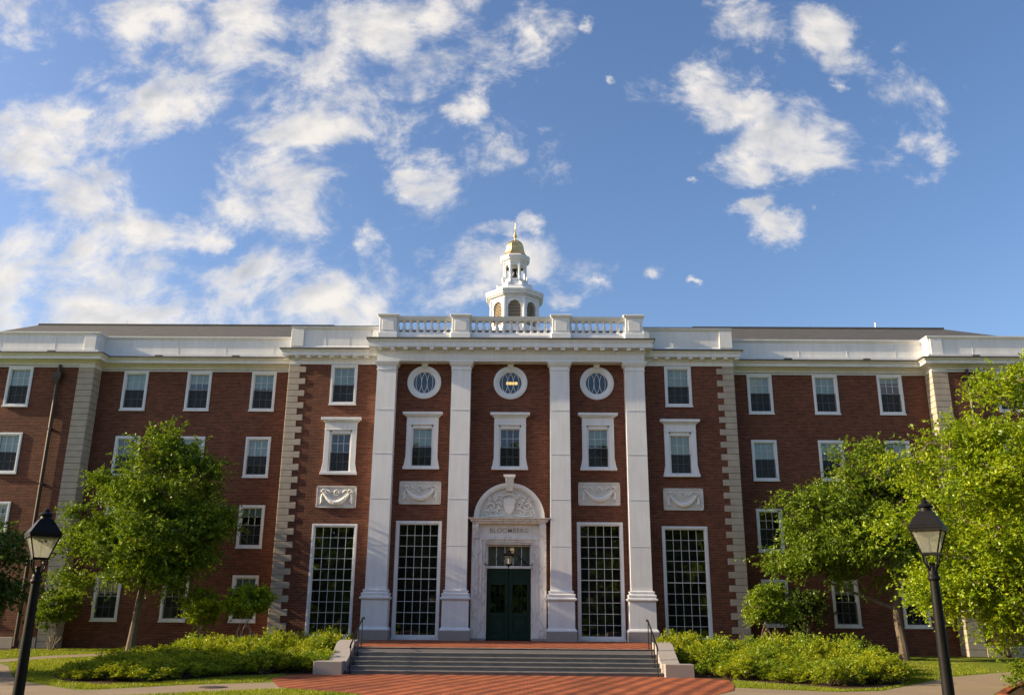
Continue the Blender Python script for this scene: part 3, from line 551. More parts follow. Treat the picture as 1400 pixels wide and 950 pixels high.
# windows ----------------------------------------------------------
def win_parts(hw,z0,z1,fw,cols,rows,meet,proud=.03,blind=0,screen=False,room=True,yg=.09,mesh=True):
    """returns list of (name,mesh,mat,...) around x=0, y=0 at wall plane, z0..z1 outer frame"""
    L=[]
    fr=MB()
    def ring(x0,x1,a,b_,t,y0,y1):
        fr.box(x0,x0+t,y0,y1,a,b_).box(x1-t,x1,y0,y1,a,b_).box(x0+t,x1-t,y0,y1,b_-t,b_).box(x0+t,x1-t,y0,y1,a,a+t)
    ring(-hw,hw,z0,z1,fw,-proud,.15)
    ring(-hw+fw*.35,hw-fw*.35,z0+fw*.35,z1-fw*.35,fw*.3,-proud-.012,-proud)
    fr.box(-hw-.02,hw+.02,-proud-.05,-proud+.01,z0-.035,z0+.03)
    L.append(('frame',fr.mesh('frame',M['white'])))
    gx0,gx1,gz0,gz1=-hw+fw,hw-fw,z0+fw,z1-fw
    sm=MB(); t=.032
    zm=gz0+(gz1-gz0)*meet if meet else None
    def sash(a,b_,y,r):
        sm.box(gx0,gx0+t,y-.02,y+.02,a,b_).box(gx1-t,gx1,y-.02,y+.02,a,b_).box(gx0+t,gx1-t,y-.02,y+.02,b_-t,b_).box(gx0+t,gx1-t,y-.02,y+.02,a,a+t)
        for i in range(1,cols): x=gx0+t+(gx1-gx0-2*t)*i/cols; sm.box(x-.0085,x+.0085,y-.012,y+.012,a+t,b_-t)
        for i in range(1,r): z=a+t+(b_-a-2*t)*i/r; sm.box(gx0+t,gx1-t,y-.010,y+.010,z-.0085,z+.0085)
    if zm: sash(zm-.015,gz1,yg-.02,rows); sash(gz0,zm+.015,yg+.025,rows)
    else: sash(gz0,gz1,yg,rows)
    L.append(('sash',sm.mesh('sash',M['white'])))
    if zm: pm=MB().add([(gx0,yg-.01,zm),(gx1,yg-.01,zm),(gx1,yg-.01,gz1),(gx0,yg-.01,gz1),(gx0,yg+.03,gz0),(gx1,yg+.03,gz0),(gx1,yg+.03,zm),(gx0,yg+.03,zm)],[(0,1,2,3),(4,5,6,7)])
    else: pm=MB().add([(gx0,yg,gz0),(gx1,yg,gz0),(gx1,yg,gz1),(gx0,yg,gz1)],[(0,1,2,3)])
    L.append(('pane',pm.mesh('pane',M['glass'])))
    if zm and mesh: L.append(('insect_screen',MB().add([(gx0,.035,gz0),(gx1,.035,gz0),(gx1,.035,zm+.01),(gx0,.035,zm+.01)],[(0,1,2,3)]).mesh('insect_screen',M['mesh'])))
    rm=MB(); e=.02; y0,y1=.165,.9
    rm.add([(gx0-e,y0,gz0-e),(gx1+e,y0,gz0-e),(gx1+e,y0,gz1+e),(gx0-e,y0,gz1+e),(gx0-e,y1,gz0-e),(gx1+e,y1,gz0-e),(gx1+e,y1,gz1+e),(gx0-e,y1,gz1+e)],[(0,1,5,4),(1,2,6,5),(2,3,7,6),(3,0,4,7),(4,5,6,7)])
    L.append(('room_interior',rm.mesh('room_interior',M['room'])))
    H=gz1-gz0
    if blind>0: L.append(('blind',MB().box(gx0+.01,gx1-.01,.155,.165,gz1-H*blind,gz1).mesh('blind',M['blind'])))
    if screen: L.append(('lower_blind',MB().box(gx0+.01,gx1-.01,.168,.175,gz0,gz1-H*max(blind,.02)-.003).mesh('lower_blind',M['screen'])))
    return L
_wc={}
def window(key,X,Y,z,extra=None,**k):
    kk=(key,tuple(sorted(k.items())))
    if kk not in _wc:
        parts=win_parts(**k)
        if extra: parts=[('frame',extra)]+parts[1:]
        root=inst(parts[0][1],'window',BL,(X,Y-38.75,z))
        for nm,me in parts[1:]: inst(me,nm,root)
        _wc[kk]=root; return root
    c=dup(_wc[kk],BL); c.location=(X,Y-38.75,z); return c
rr=random.Random(5)
# (blind length, lower blind) per window, by wing, row and column (column counted away from the centre)
BS={(-1,0):[(.40,1),(.28,1),(.50,1)],(-1,1):[(.46,1),(.35,0),(.0,0)],(-1,2):[(.22,0),(.3,0),(.4,0)],(-1,3):[(.30,0),(.0,0),(.0,0)],
    (1,0):[(.48,1),(.50,1),(.15,0)],(1,1):[(.50,1),(.30,0),(.5,0)],(1,2):[(.0,0),(.3,0),(.4,0)],(1,3):[(.12,0),(.3,0),(.0,0)]}
for s_ in (-1,1):
    for r,(a,b_) in enumerate(ROWS):
        for c,x in enumerate(WX):
            bl_,sc_=BS[(s_,r)][c]; window('w%d'%(r==3),s_*x,WINGY,a,hw=HW,z0=0,z1=round(b_-a,2),fw=.125,cols=3,rows=2,meet=.53,blind=bl_,screen=bool(sc_))
        for c,x in enumerate(PX):
            window('w',s_*x,PAVY,a,hw=HW,z0=0,z1=round(b_-a,2),fw=.125,cols=3,rows=2,meet=.53,blind=(.5,.45,.3,.2)[r] if s_<0 else .3,screen=(r==0))
    window('bt',s_*7.73,BAYY,10.23,hw=.615,z0=0,z1=1.9,fw=.13,cols=3,rows=2,meet=.5,blind=.50,screen=True)
def surround():
    m=MB()
    for s_ in (-1,1):
        m.box(s_*.50,s_*.72,-.10,.15,.12,2.05); m.box(s_*.44,s_*.50,-.05,.15,.12,1.95)
        m.add([(s_*.72,-.10,.12),(s_*.72,-.10,.55),(s_*.80,-.10,.12),(s_*.72,-.0,.12),(s_*.72,0,.55),(s_*.80,0,.12)],[(0,1,2),(3,5,4),(0,3,4,1),(1,4,5,2),(0,2,5,3)])
    m.box(-.72,.72,-.10,.15,2.05,2.38); m.box(-.44,.44,-.05,.15,1.87,2.05); m.box(-.74,.74,-.125,-.1,2.03,2.07)
    m.box(-.76,.76,-.14,0,2.38,2.43).box(-.82,.82,-.20,0,2.43,2.48).box(-.90,.90,-.26,0,2.48,2.60)
    m.box(-.82,.82,-.16,.15,0,.12).box(-.44,.44,-.06,.15,.12,.17)
    return m.mesh('frame',M['white'],bevel=.006)
sm_=surround()
for s_ in (-1,1): window('bs',s_*7.70,BAYY,7.0,extra=sm_,hw=.57,z0=.05,z1=2.0,fw=.13,cols=3,rows=2,meet=.5,blind=.0 if s_<0 else .5,screen=False)
for X,b_ in ((-3.98,.45),(0,.0),(3.98,.42)): window('ps%g'%b_,X,PORY,7.25,extra=sm_,hw=.57,z0=.05,z1=2.0,fw=.13,cols=3,rows=2,meet=.5,blind=b_,screen=False)
for s_ in (-1,1):
    window('tall',s_*3.98,PORY,.04,hw=1.01,z0=0,z1=4.94,fw=.13,cols=5,rows=5,meet=.5,blind=0,mesh=False)
    window('tallb',s_*7.71,BAYY,-.0,hw=1.0,z0=.04,z1=4.84,fw=.12,cols=5,rows=5,meet=.5,blind=0,mesh=False)
# round windows
def ellipse_ring(mb,ax,az,cx,cz,t,y0,y1,n=40,clipr=None):
    pts=[(cx+ax*math.cos(2*PI*i/n),cz+az*math.sin(2*PI*i/n)) for i in range(n)]
    for i in range(n):
        (x0,z0),(x1,z1)=pts[i],pts[(i+1)%n]
        if clipr and (math.hypot(x0,z0)>clipr or math.hypot(x1,z1)>clipr): continue
        d=Vector((x1-x0,z1-z0)); nn=Vector((d.y,-d.x)).normalized()*t/2
        mb.add([(x0-nn.x,y0,z0-nn.y),(x0+nn.x,y0,z0+nn.y),(x1+nn.x,y0,z1+nn.y),(x1-nn.x,y0,z1-nn.y),(x0-nn.x,y1,z0-nn.y),(x0+nn.x,y1,z0+nn.y),(x1+nn.x,y1,z1+nn.y),(x1-nn.x,y1,z1-nn.y)],[(0,1,2,3),(4,7,6,5),(0,3,7,4),(1,5,6,2)])
def ringmesh():
    m=MB(); n=48; pr=[(.53,.10),(.53,.0),(.57,-.02),(.60,-.02),(.62,-.05),(.72,-.07),(.78,-.05),(.78,.02),(.6,.1)]
    vs=[];fs=[]
    for i in range(n):
        a=2*PI*i/n
        for r,y in pr: vs.append((r*math.cos(a),y,r*math.sin(a)))
    k=len(pr)
    for i in range(n):
        j=(i+1)%n
        for q in range(k): q2=(q+1)%k; fs.append((i*k+q,j*k+q,j*k+q2,i*k+q2))
    m.add(vs,fs)
    m.add([(-.11,-.16,.70),(.11,-.16,.70),(.16,-.16,.92),(-.16,-.16,.92),(-.11,0,.70),(.11,0,.70),(.16,0,.92),(-.16,0,.92)],[(0,1,2,3),(0,4,5,1),(1,5,6,2),(2,6,7,3),(3,7,4,0)])
    return m.mesh('round_frame',M['white'],True)
rmesh=ringmesh()
sm2=MB()
for cx in (-.39,-.13,.13,.39): ellipse_ring(sm2,.26,.52,cx,0,.018,.03,.055,clipr=.54)
ellipse_ring(sm2,.52,.52,0,0,.03,.02,.06)
tracery=sm2.mesh('tracery',M['white'])
pane=MB().lathe(0,0,[(0.001,0),(.54,0.001)],40,cap=False); pane.v=[(x,.06,y) for x,y,z in pane.v]; panem=pane.mesh('pane',M['glass'])
rb=MB(); rb.lathe(0,0,[(.56,.07),(.56,1.2)],24,cap=False); rb.v=[(x,z,y) for x,y,z in rb.v]; rb.add([(-.7,1.2,-.7),(.7,1.2,-.7),(.7,1.2,.7),(-.7,1.2,.7)],[(0,1,2,3)]); rbm=rb.mesh('room_interior',simple('sky_reflection_room',(.05,.09,.15),(.04,.07,.12),2,.9))  # room coloured blue in place of the sky mirrored in the round panes
for X in (-3.98,0,3.98):
    root=inst(rmesh,'round_window',BL,(X,PORY-38.75,11.28))
    inst(tracery,'tracery',root); inst(panem,'pane',root); inst(rbm,'room_interior',root)
    if X==0:
        m_=MB()
        for k in range(4): m_.box(-.20+k*.135,-.09+k*.135,.4,.43,.02,.15)
        m_.obj('ceiling_lamp',M['glow'],root)
# relief panels with swags
def relief(X,Y,z0,z1,w):
    root=bpy.data.objects.new('relief_panel',None); COL.objects.link(root); root.parent=BL; root.location=(X,Y-38.75,(z0+z1)/2)
    hh=(z1-z0)/2; k=w/.93
    mb=MB(); mb.box(-w,w,-.05,.05,-hh,hh).box(-w,w,-.075,-.05,hh-.06,hh).box(-w,w,-.075,-.05,-hh,-hh+.05).box(-w,-w+.05,-.075,-.05,-hh,hh).box(w-.05,w,-.075,-.05,-hh,hh)
    mb.obj('slab',M['carved_ground'],root,bevel=.005)
    mb=MB(); pts=[];rd=[]
    for i in range(21):
        t=-1+2*i/20; pts.append((t*.60*k,-.075,-.27+.42*abs(t)**2.0)); rd.append(.045+.075*(1-t*t)+.01*math.sin(i*2.4))
    mb.tube(pts,rd,8)
    pts=[(p[0]*.82,p[1]-.01,p[2]*.8+.07) for p in pts]; mb.tube(pts,.018,6)
    mb.obj('swag',M['carved'],root,smooth=True)
    for s_ in (-1,1):
        mb=MB()
        sp=[(s_*k*(.60+.13*math.cos(a)*(1-a/9)),-.07,.20+.13*math.sin(a)*(1-a/9)) for a in [x*.5 for x in range(0,15)]]; mb.tube(sp,.034,6)
        mb.tube([(s_*k*.48,-.07,.30),(s_*k*.36,-.075,.26),(s_*k*.28,-.07,.16)],[.02,.04,.02],6)
        mb.tube([(s_*k*.66,-.07,.12),(s_*k*.70,-.08,-.05),(s_*k*.68,-.08,-.2),(s_*k*.74,-.07,-.33)],[.03,.05,.055,.02],7)
        mb.tube([(s_*k*.70,-.07,.0),(s_*k*.62,-.08,-.22),(s_*k*.60,-.07,-.34)],[.02,.03,.012],6)
        mb.obj('scroll',M['carved'],root,smooth=True)
    mb=MB(); ros=[(0.11*math.cos(a),-.075,.17+.11*math.sin(a)) for a in [x*PI/8 for x in range(17)]]; mb.tube(ros,.028,6,cap=False)
    mb.tube([(0,-.11,.17),(0,-.04,.17)],[.03,.05],8); mb.obj('rosette',M['carved'],root,smooth=True)
for s_ in (-1,1):
    relief(s_*3.98,PORY,5.70,6.72,.93); relief(s_*7.72,BAYY,5.53,6.50,.885)

# entrance -----------------------------------------------------------
dsr=bpy.data.objects.new('door_surround',None); COL.objects.link(dsr); dsr.parent=BL; dsr.location=(0,PORY-38.75,0)
mb=MB()
for s_ in (-1,1):
    mb.box(s_*1.62,s_*1.32,-.22,.1,.22,4.18); mb.box(s_*1.32,s_*1.16,-.17,.1,.22,4.18); mb.box(s_*1.16,s_*1.04,-.12,.2,.22,4.10); mb.box(s_*1.04,s_*.96,-.06,.25,.05,4.02)
    mb.box(s_*1.66,s_*1.0,-.24,.1,.0,.22)
mb.box(-1.32,1.32,-.17,.1,4.18,4.30).box(-1.16,1.16,-.12,.2,4.08,4.18).box(-1.04,1.04,-.06,.25,3.99,4.08)
mb.box(-1.62,-1.32,-.22,.1,4.18,4.87).box(1.32,1.62,-.22,.1,4.18,4.87)
mb.obj('marble_frame',M['marble'],dsr,bevel=.008)
MB().box(-1.32,1.32,-.10,.1,4.30,4.87).obj('lintel_panel',M['carved'],dsr)
mb=MB()
for s_ in (-1,1):
    pts=[(s_*1.47,-.30,4.86),(s_*1.47,-.34,4.72),(s_*1.47,-.28,4.5),(s_*1.47,-.25,4.3),(s_*1.47,-.27,4.25)]
    for (a,b_) in zip(pts[:-1],pts[1:]):
        mb.add([(a[0]-.13,a[1],a[2]),(a[0]+.13,a[1],a[2]),(b_[0]+.13,b_[1],b_[2]),(b_[0]-.13,b_[1],b_[2]),(a[0]-.13,-.2,a[2]),(a[0]+.13,-.2,a[2]),(b_[0]+.13,-.2,b_[2]),(b_[0]-.13,-.2,b_[2])],[(0,1,2,3),(0,3,7,4),(1,5,6,2),(3,2,6,7),(0,4,5,1)])
mb.obj('bracket',M['marble'],dsr)
mb=MB().sweep([(-1.5,.1),(-1.5,-.22),(1.5,-.22),(1.5,.1)],[(0,4.86),(.10,4.87),(.12,4.93),(.20,4.97),(.20,5.02),(.30,5.08),(.30,5.10),(-.2,5.13),(-.2,4.86)]); mb.obj('lintel_cornice',M['marble'],dsr)
# lunette
mb=MB(); n=32; C0=5.10; RL=1.52
mb.prism([(RL*1.0*math.cos(PI*i/n),C0+RL*math.sin(PI*i/n)) for i in range(n+1)],-.06,.05)
mb.obj('lunette',M['carved_ground'],dsr)
def arch(mb,r0,r1,y0,y1,z0=C0):
    vs=[];fs=[]
    for i in range(n+1):
        a=PI*i/n
        for r,y in ((r0,y0),(r1,y0),(r1,y1),(r0,y1)): vs.append((r*math.cos(a),y,z0+r*math.sin(a)))
    for i in range(n):
        for q in range(4): q2=(q+1)%4; fs.append((i*4+q,(i+1)*4+q,(i+1)*4+q2,i*4+q2))
    fs+= [(0,1,2,3),(n*4,n*4+3,n*4+2,n*4+1)]; mb.add(vs,fs)
mb=MB(); arch(mb,1.42,1.56,-.17,.03); arch(mb,1.34,1.42,-.13,-.07); arch(mb,1.12,1.15,-.10,-.07); arch(mb,1.36,1.38,-.145,-.13)
mb.obj('archivolt',M['carved'],dsr)
mb=MB(); mb.prism([(-.20,6.88),(.20,6.88),(.27,6.97),(.27,7.0),(-.27,7.0),(-.27,6.97)],-.42,.02)
mb.add([(-.20,-.38,6.88),(.20,-.38,6.88),(.15,-.24,6.30),(-.15,-.24,6.30),(-.20,0,6.88),(.20,0,6.88),(.15,0,6.30),(-.15,0,6.30)],[(0,1,2,3),(0,3,7,4),(1,5,6,2),(3,2,6,7),(0,4,5,1)])
for x in (-.12,-.04,.04,.12): mb.tube([(x*1.1,-.37,6.87),(x*.95,-.31,6.58),(x*.85,-.245,6.31)],.022,5)
mb.obj('keystone',M['carved'],dsr)
# plain heraldic style relief
mb=MB(); mb.prism([(-.24,5.98),(-.24,5.62),(-.16,5.42),(0,5.28),(.16,5.42),(.24,5.62),(.24,5.98),(.1,5.94),(0,6.0),(-.1,5.94)],-.18,-.05)
mb.prism([(-.24,5.70),(.24,5.70),(.24,5.75),(-.24,5.75)],-.20,-.17)
mb.obj('shield',M['carved'],dsr,bevel=.01)
mb=MB()
for s_ in (-1,1):
    for (cx,cz,r) in ((.46,5.68,.15),(.78,5.62,.17),(.60,5.36,.13),(.36,6.05,.10),(1.0,5.36,.12),(.62,5.95,.11),(.88,5.9,.08)):
        sp=[(s_*(cx+r*math.cos(a)*(1-a/10)),-.09,cz+r*math.sin(a)*(1-a/10)) for a in [x*.55 for x in range(0,14)]]; mb.tube(sp,.036,6)
    mb.tube([(s_*.2,-.09,5.25),(s_*.6,-.10,5.2),(s_*1.05,-.09,5.22)],[.03,.045,.02],6)
    mb.tube([(s_*.28,-.09,5.55),(s_*.5,-.10,5.52),(s_*.7,-.09,5.42),(s_*1.1,-.09,5.5)],[.03,.04,.03,.01],6)
mb.tube([(-.3,-.10,6.10),(0,-.12,6.16),(.3,-.10,6.10)],.035,6)
for k in range(14):
    a=R(48+k*6.4); 
    if abs(math.cos(a))<.16: continue
    r=1.24; mb.box(r*math.cos(a)-.022,r*math.cos(a)+.022,-.10,-.05,C0-.22+r*math.sin(a)-.035,C0-.22+r*math.sin(a)+.035)
mb.obj('carved_scrollwork',M['carved'],dsr,smooth=True)
# inscription
fc=bpy.data.curves.new('inscription','FONT'); fc.body='BLOOMBERG'; fc.size=.27; fc.extrude=.012; fc.align_x='CENTER'; fc.space_character=1.12; fc.offset=.001
to=bpy.data.objects.new('tmp_text',fc); COL.objects.link(to); bpy.context.view_layer.update()
dg=bpy.context.evaluated_depsgraph_get(); tm=bpy.data.meshes.new_from_object(to.evaluated_get(dg)); bpy.data.objects.remove(to)
tm.name='inscription'; tm.materials.clear(); tm.materials.append(M['letter'])
io=inst(tm,'inscription',dsr,(0,-.108,4.50),(PI/2,0,0))
# plinth base dark
mb=MB()
for s_ in (-1,1): mb.box(s_*1.68,s_*.98,-.25,.12,-.0,.10)
mb.obj('plinth',M['granite'],dsr)
# doors
for s_ in (-1,1):
    dl=bpy.data.objects.new('door',None); COL.objects.link(dl); dl.parent=BL; dl.location=(s_*.475,PORY+.2-38.75,0)
    mb=MB(); w=.462
    ops=[(-.27,.27,1.15,2.28)]
    fz=[(-w,w,.02,1.0),(-w,w,2.40,3.0)]
    mb.box(-w,-w+.15,0,.05,.03,2.98).box(w-.15,w,0,.05,.03,2.98).box(-w+.15,w-.15,0,.05,2.80,2.98).box(-w+.15,w-.15,0,.05,.03,.30).box(-w+.15,w-.15,0,.05,2.30,2.44).box(-w+.15,w-.15,0,.05,.98,1.14)
    mb.box(-w+.15,w-.15,.02,.045,.30,.98).box(-w+.15,w-.15,.02,.045,2.44,2.80).frust(0,.012,.36,.92,.25,.02,.25,.02)
    for s2 in (-1,1): mb.box(s2*.085-.008,s2*.085+.008,.012,.03,1.14,2.30)
    for z in (1.43,1.72,2.01): mb.box(-w+.15,w-.15,.012,.03,z-.008,z+.008)
    mb.obj('door_leaf',M['door'],dl,bevel=.004)
    mb=MB().add([(-w+.15,.03,1.14),(w-.15,.03,1.14),(w-.15,.03,2.30),(-w+.15,.03,2.30)],[(0,1,2,3)]); mb.obj('door_glass',M['doorglass'],dl)
    mb=MB(); mb.box(-s_*.40,-s_*.36,-.01,0,1.22,1.5).tube([(-s_*.38,-.0,1.27),(-s_*.38,-.06,1.29),(-s_*.38,-.06,1.43),(-s_*.38,0,1.45)],.011,6); mb.obj('handle',M['bell'],dl)
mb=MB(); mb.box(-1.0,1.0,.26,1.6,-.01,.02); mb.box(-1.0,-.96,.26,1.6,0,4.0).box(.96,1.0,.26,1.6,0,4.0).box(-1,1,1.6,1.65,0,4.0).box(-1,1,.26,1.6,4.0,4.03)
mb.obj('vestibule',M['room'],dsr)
tw=bpy.data.objects.new('transom_window',None); COL.objects.link(tw); tw.parent=BL; tw.location=(0,PORY+.2-38.75,0)
mb=MB(); mb.box(-.96,.96,-.03,.06,2.985,3.09).box(-.96,.96,-.02,.05,3.92,3.98).box(-.96,-.91,-.02,.05,3.09,3.92).box(.91,.96,-.02,.05,3.09,3.92)
for x in (-.55,-.18,.18,.55): mb.box(x-.012,x+.012,0,.03,3.09,3.92)
mb.obj('transom_frame',M['white'],tw,bevel=.004)
MB().add([(-.92,.02,3.09),(.92,.02,3.09),(.92,.02,3.92),(-.92,.02,3.92)],[(0,1,2,3)]).obj('pane',M['glass'],tw)
MB().box(-.92,.92,.2,.22,3.02,3.95).obj('blind',M['transomblind'],tw)
MB().box(-.02,.22,.12,.15,3.66,3.86).obj('lit_fitting',M['dimglow'],tw)

# hanging lantern over the door (held by scrolled arms)
def lantern_body(root,w0,w1,h,zb,eave,roofh,glass=True):
    """square tapered lantern: bottom half width w0, top half width w1"""
    fr=MB()
    for sx in (-1,1):
        for sy in (-1,1): fr.tube([(sx*w0,sy*w0,zb),(sx*w1,sy*w1,zb+h)],.012*(w1/.2),4)
    t=.014
    for (w,z) in ((w0,zb),(w1,zb+h)):
        fr.box(-w-t,w+t,-w-t,-w+t,z-t,z+t).box(-w-t,w+t,w-t,w+t,z-t,z+t).box(-w-t,-w+t,-w+t,w-t,z-t,z+t).box(w-t,w+t,-w+t,w-t,z-t,z+t)
    fr.obj('lantern_frame',M['black_metal'],root)
    for k in range(4):
        a=k*PI/2; mb=MB(); c,s2=math.cos(a),math.sin(a); rot=lambda x,y:(x*c-y*s2,x*s2+y*c)
        q=[(-w0,-w0+.004,zb),(w0,-w0+.004,zb),(w1,-w1+.004,zb+h),(-w1,-w1+.004,zb+h)]
        mb.add([(*rot(x,y),z) for x,y,z in q],[(0,1,2,3)]); mb.obj('glass_pane',M['lampglass'],root)
    rf=MB(); z1=zb+h+.014; e=eave
    rf.box(-e,e,-e,e,z1,z1+.03); rf.frust(0,0,z1+.03,z1+roofh,e*.97,e*.97,e*.40,e*.40)
    rf.obj('lantern_roof',M['black_metal'],root,bevel=.004)
    return z1+roofh
ln=thing('hanging_lantern','black iron lantern held by scrolled arms in front of the green entrance doors','lantern',(0,38.55,2.95))
zt=lantern_body(ln,.10,.20,.36,.17,.23,.14)
mb=MB(); mb.lathe(0,0,[(.09,zt),(.11,zt+.03),(.05,zt+.09),(.04,zt+.12),(.055,zt+.14),(.02,zt+.18),(.0,zt+.22)],12); mb.lathe(0,0,[(.0,0),(.03,.02),(.02,.06),(.08,.12),(.11,.17)],10); mb.obj('finial',M['black_metal'],ln,smooth=True)
mb=MB(); mb.lathe(0,0,[(.03,.18),(.03,.36),(.02,.40)],8); mb.obj('burner',M['white'],ln)
for s_ in (-1,1):
    pts=[(0,0,.72),(s_*.2,.05,.70),(s_*.45,.12,.48),(s_*.7,.2,.25),(s_*.9,.3,.14),(s_*1.02,.42,.14)]; mb=MB(); mb.tube(pts,.016,6)
    mb.tube([(s_*(1.0+.07*math.cos(a)*(1-a/12)),.34,.17+.07*math.sin(a)*(1-a/12)) for a in [x*.6 for x in range(14)]],.012,5)
    mb.tube([(0,.02,.12),(s_*.3,.1,.2),(s_*.5,.14,.44)],.010,5)
    mb.obj('scroll_arm',M['black_metal'],ln,smooth=True)

# cupola ------------------------------------------------------------
CY=47.0
cp=bpy.data.objects.new('cupola',None); COL.objects.link(cp); cp.parent=BL; cp.location=(0.09,CY-38.75,0)
o8=PI/8; k8=1/math.cos(o8)
def oct_(name,pr,mat,**k): mb=MB(); mb.lathe(0,0,[(r*k8,z) for r,z in pr],8,o8); return mb.obj(name,mat,cp,**k)
def oct_arch_wall(name,rin,z0,z1,aw,za,zb_,th,mat):
    """8 wall faces with arched openings (half width aw, from za, springing zb_)"""
    mb=MB(); half=rin*math.tan(o8)
    for k in range(8):
        a=-PI/2+k*PI/4; c,s2=math.cos(a),math.sin(a)
        def P(x,z,d=0): rr_=rin-d; return (rr_*c-x*s2*1.0,rr_*s2+x*c,z)
        N=8; arcp=[(aw*math.cos(PI*i/N),zb_+aw*math.sin(PI*i/N)) for i in range(N+1)]
        for d in (0,):
            mb.add([P(-half,z0),P(-aw,z0),P(-aw,zb_),P(-half,zb_)],[(0,1,2,3)]); mb.add([P(aw,z0),P(half,z0),P(half,zb_),P(aw,zb_)],[(0,1,2,3)])
            if za>z0: mb.add([P(-aw,z0),P(aw,z0),P(aw,za),P(-aw,za)],[(0,1,2,3)])
            for i in range(N):
                (x0,q0),(x1,q1)=arcp[i],arcp[i+1]
                mb.add([P(x0,q0),P(x1,q1),P(x1,z1),P(x0,z1)],[(0,1,2,3)])
            mb.add([P(-half,zb_),P(-aw,zb_),P(-aw,z1),P(-half,z1)],[(0,1,2,3)]); mb.add([P(aw,zb_),P(half,zb_),P(half,z1),P(aw,z1)],[(0,1,2,3)])
        loop=[(-aw,za)]+arcp[::-1]+[(aw,za)]; loop=[(-aw,za)]+[(x,z) for x,z in arcp[::-1]]+[(aw,za)]
        for (x0,q0),(x1,q1) in zip(loop,loop[1:]+loop[:1]):
            mb.add([P(x0,q0),P(x1,q1),P(x1,q1,th),P(x0,q0,th)],[(0,1,2,3)])
        # arch trim
        for i in range(N):
            (x0,q0),(x1,q1)=arcp[i],arcp[i+1]; f=1.16
            mb.add([P(x0,q0,-.03),P(x1,q1,-.03),P(x1*f,zb_+(q1-zb_)*f,-.03),P(x0*f,zb_+(q0-zb_)*f,-.03),P(x1*f,zb_+(q1-zb_)*f,0),P(x0*f,zb_+(q0-zb_)*f,0),P(x0,q0,0),P(x1,q1,0)],[(0,1,2,3),(3,2,4,5),(0,6,7,1)])
        for sx in (-1,1): mb.add([P(sx*aw,zb_-.05,-.035),P(sx*aw*1.35,zb_-.05,-.035),P(sx*aw*1.35,zb_+.01,-.035),P(sx*aw,zb_+.01,-.035)],[(0,1,2,3)])
    return mb.obj(name,mat,cp)
oct_arch_wall('lower_drum',1.32,15.2,17.95,.34,16.3,17.35,.2,M['white'])
mb=MB()
for k in range(8):
    a=-PI/2+k*PI/4; c,s2=math.cos(a),math.sin(a); r0=1.26
    for j in range(16):
        z=16.32+j*.085
        hw=.33 if z<17.35 else math.sqrt(max(.33**2-(z-17.35)**2,0.0004))
        P=lambda x,r,zz:(r*c-x*s2,r*s2+x*c,zz)
        mb.add([P(-hw,r0,z),P(hw,r0,z),P(hw,r0-.08,z+.065),P(-hw,r0-.08,z+.065),P(-hw,r0,z-.012),P(hw,r0,z-.012),P(hw,r0-.08,z+.053),P(-hw,r0-.08,z+.053)],[(0,1,2,3),(4,7,6,5),(0,4,5,1)])
mb.obj('louvres',simple('beige_louvre',(.55,.45,.30),(.5,.4,.27),4,.7),cp)
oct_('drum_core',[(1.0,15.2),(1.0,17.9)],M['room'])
for k in range(8):   # corner pilasters
    a=-PI/2+PI/8+k*PI/4; mb=MB(); mb.lathe(1.40*math.cos(a),1.40*math.sin(a),[(.09,15.2),(.09,17.8)],6); mb.obj('corner_pilaster',M['white'],cp)
oct_('lower_cornice',[(1.32,17.80),(1.36,17.82),(1.37,17.92),(1.42,17.95),(1.44,18.02),(1.55,18.04),(1.56,18.14),(1.60,18.16),(1.63,18.26),(1.63,18.29),(1.2,18.40),(.5,18.40)],M['white'])
mb=MB()
for k in range(8):
    a=-PI/2+k*PI/4; c,s2=math.cos(a),math.sin(a)
    for j in range(-7,8):
        x=j*.08; r=1.44; P=lambda x,r,zz:(r*c-x*s2,r*s2+x*c,zz)
        mb.add([P(x-.022,r,17.96),P(x+.022,r,17.96),P(x+.022,r+.05,17.96),P(x-.022,r+.05,17.96),P(x-.022,r,18.03),P(x+.022,r,18.03),P(x+.022,r+.05,18.03),P(x-.022,r+.05,18.03)],[(0,3,2,1),(4,5,6,7),(0,1,5,4),(1,2,6,5),(2,3,7,6),(3,0,4,7)])
mb.obj('dentil_band',M['trim'],cp)
oct_('attic_step',[(1.30,18.38),(1.22,18.5),(1.02,18.52),(1.0,18.70),(.98,18.74),(.74,18.76),(.74,18.98),(.70,19.0),(.2,19.0)],M['white'])
for k in range(8):
    mb=MB(); a=-PI/2+PI/8+k*PI/4; c,s2=math.cos(a),math.sin(a)
    prf=[(.68,19.42),(.76,19.40),(.80,19.28),(.76,19.15),(.80,19.0),(.92,18.92),(1.04,18.92),(1.10,18.82),(1.06,18.72),(.66,18.72)]
    tx,ty=-s2*.055,c*.055; nn_=len(prf)
    mb.add([(r*c-tx,r*s2-ty,z) for r,z in prf]+[(r*c+tx,r*s2+ty,z) for r,z in prf],[tuple(range(nn_)),tuple(range(nn_,2*nn_))[::-1]]+[(i,(i+1)%nn_,(i+1)%nn_+nn_,i+nn_) for i in range(nn_)])
    mb.obj('scroll_buttress',M['white'],cp)
oct_arch_wall('upper_lantern',.615,18.95,20.32,.155,19.25,19.95,.09,M['white'])
for k in range(8):
    a=-PI/2+PI/8+k*PI/4; mb=MB(); mb.lathe(.665*math.cos(a),.665*math.sin(a),[(.055,18.98),(.055,20.2),(.07,20.22),(.07,20.28)],6); mb.obj('corner_post',M['white'],cp)
oct_('upper_cornice',[(.62,20.24),(.66,20.26),(.70,20.36),(.78,20.38),(.79,20.46),(.84,20.52),(.85,20.60),(.80,20.66),(.4,20.72)],M['white'])
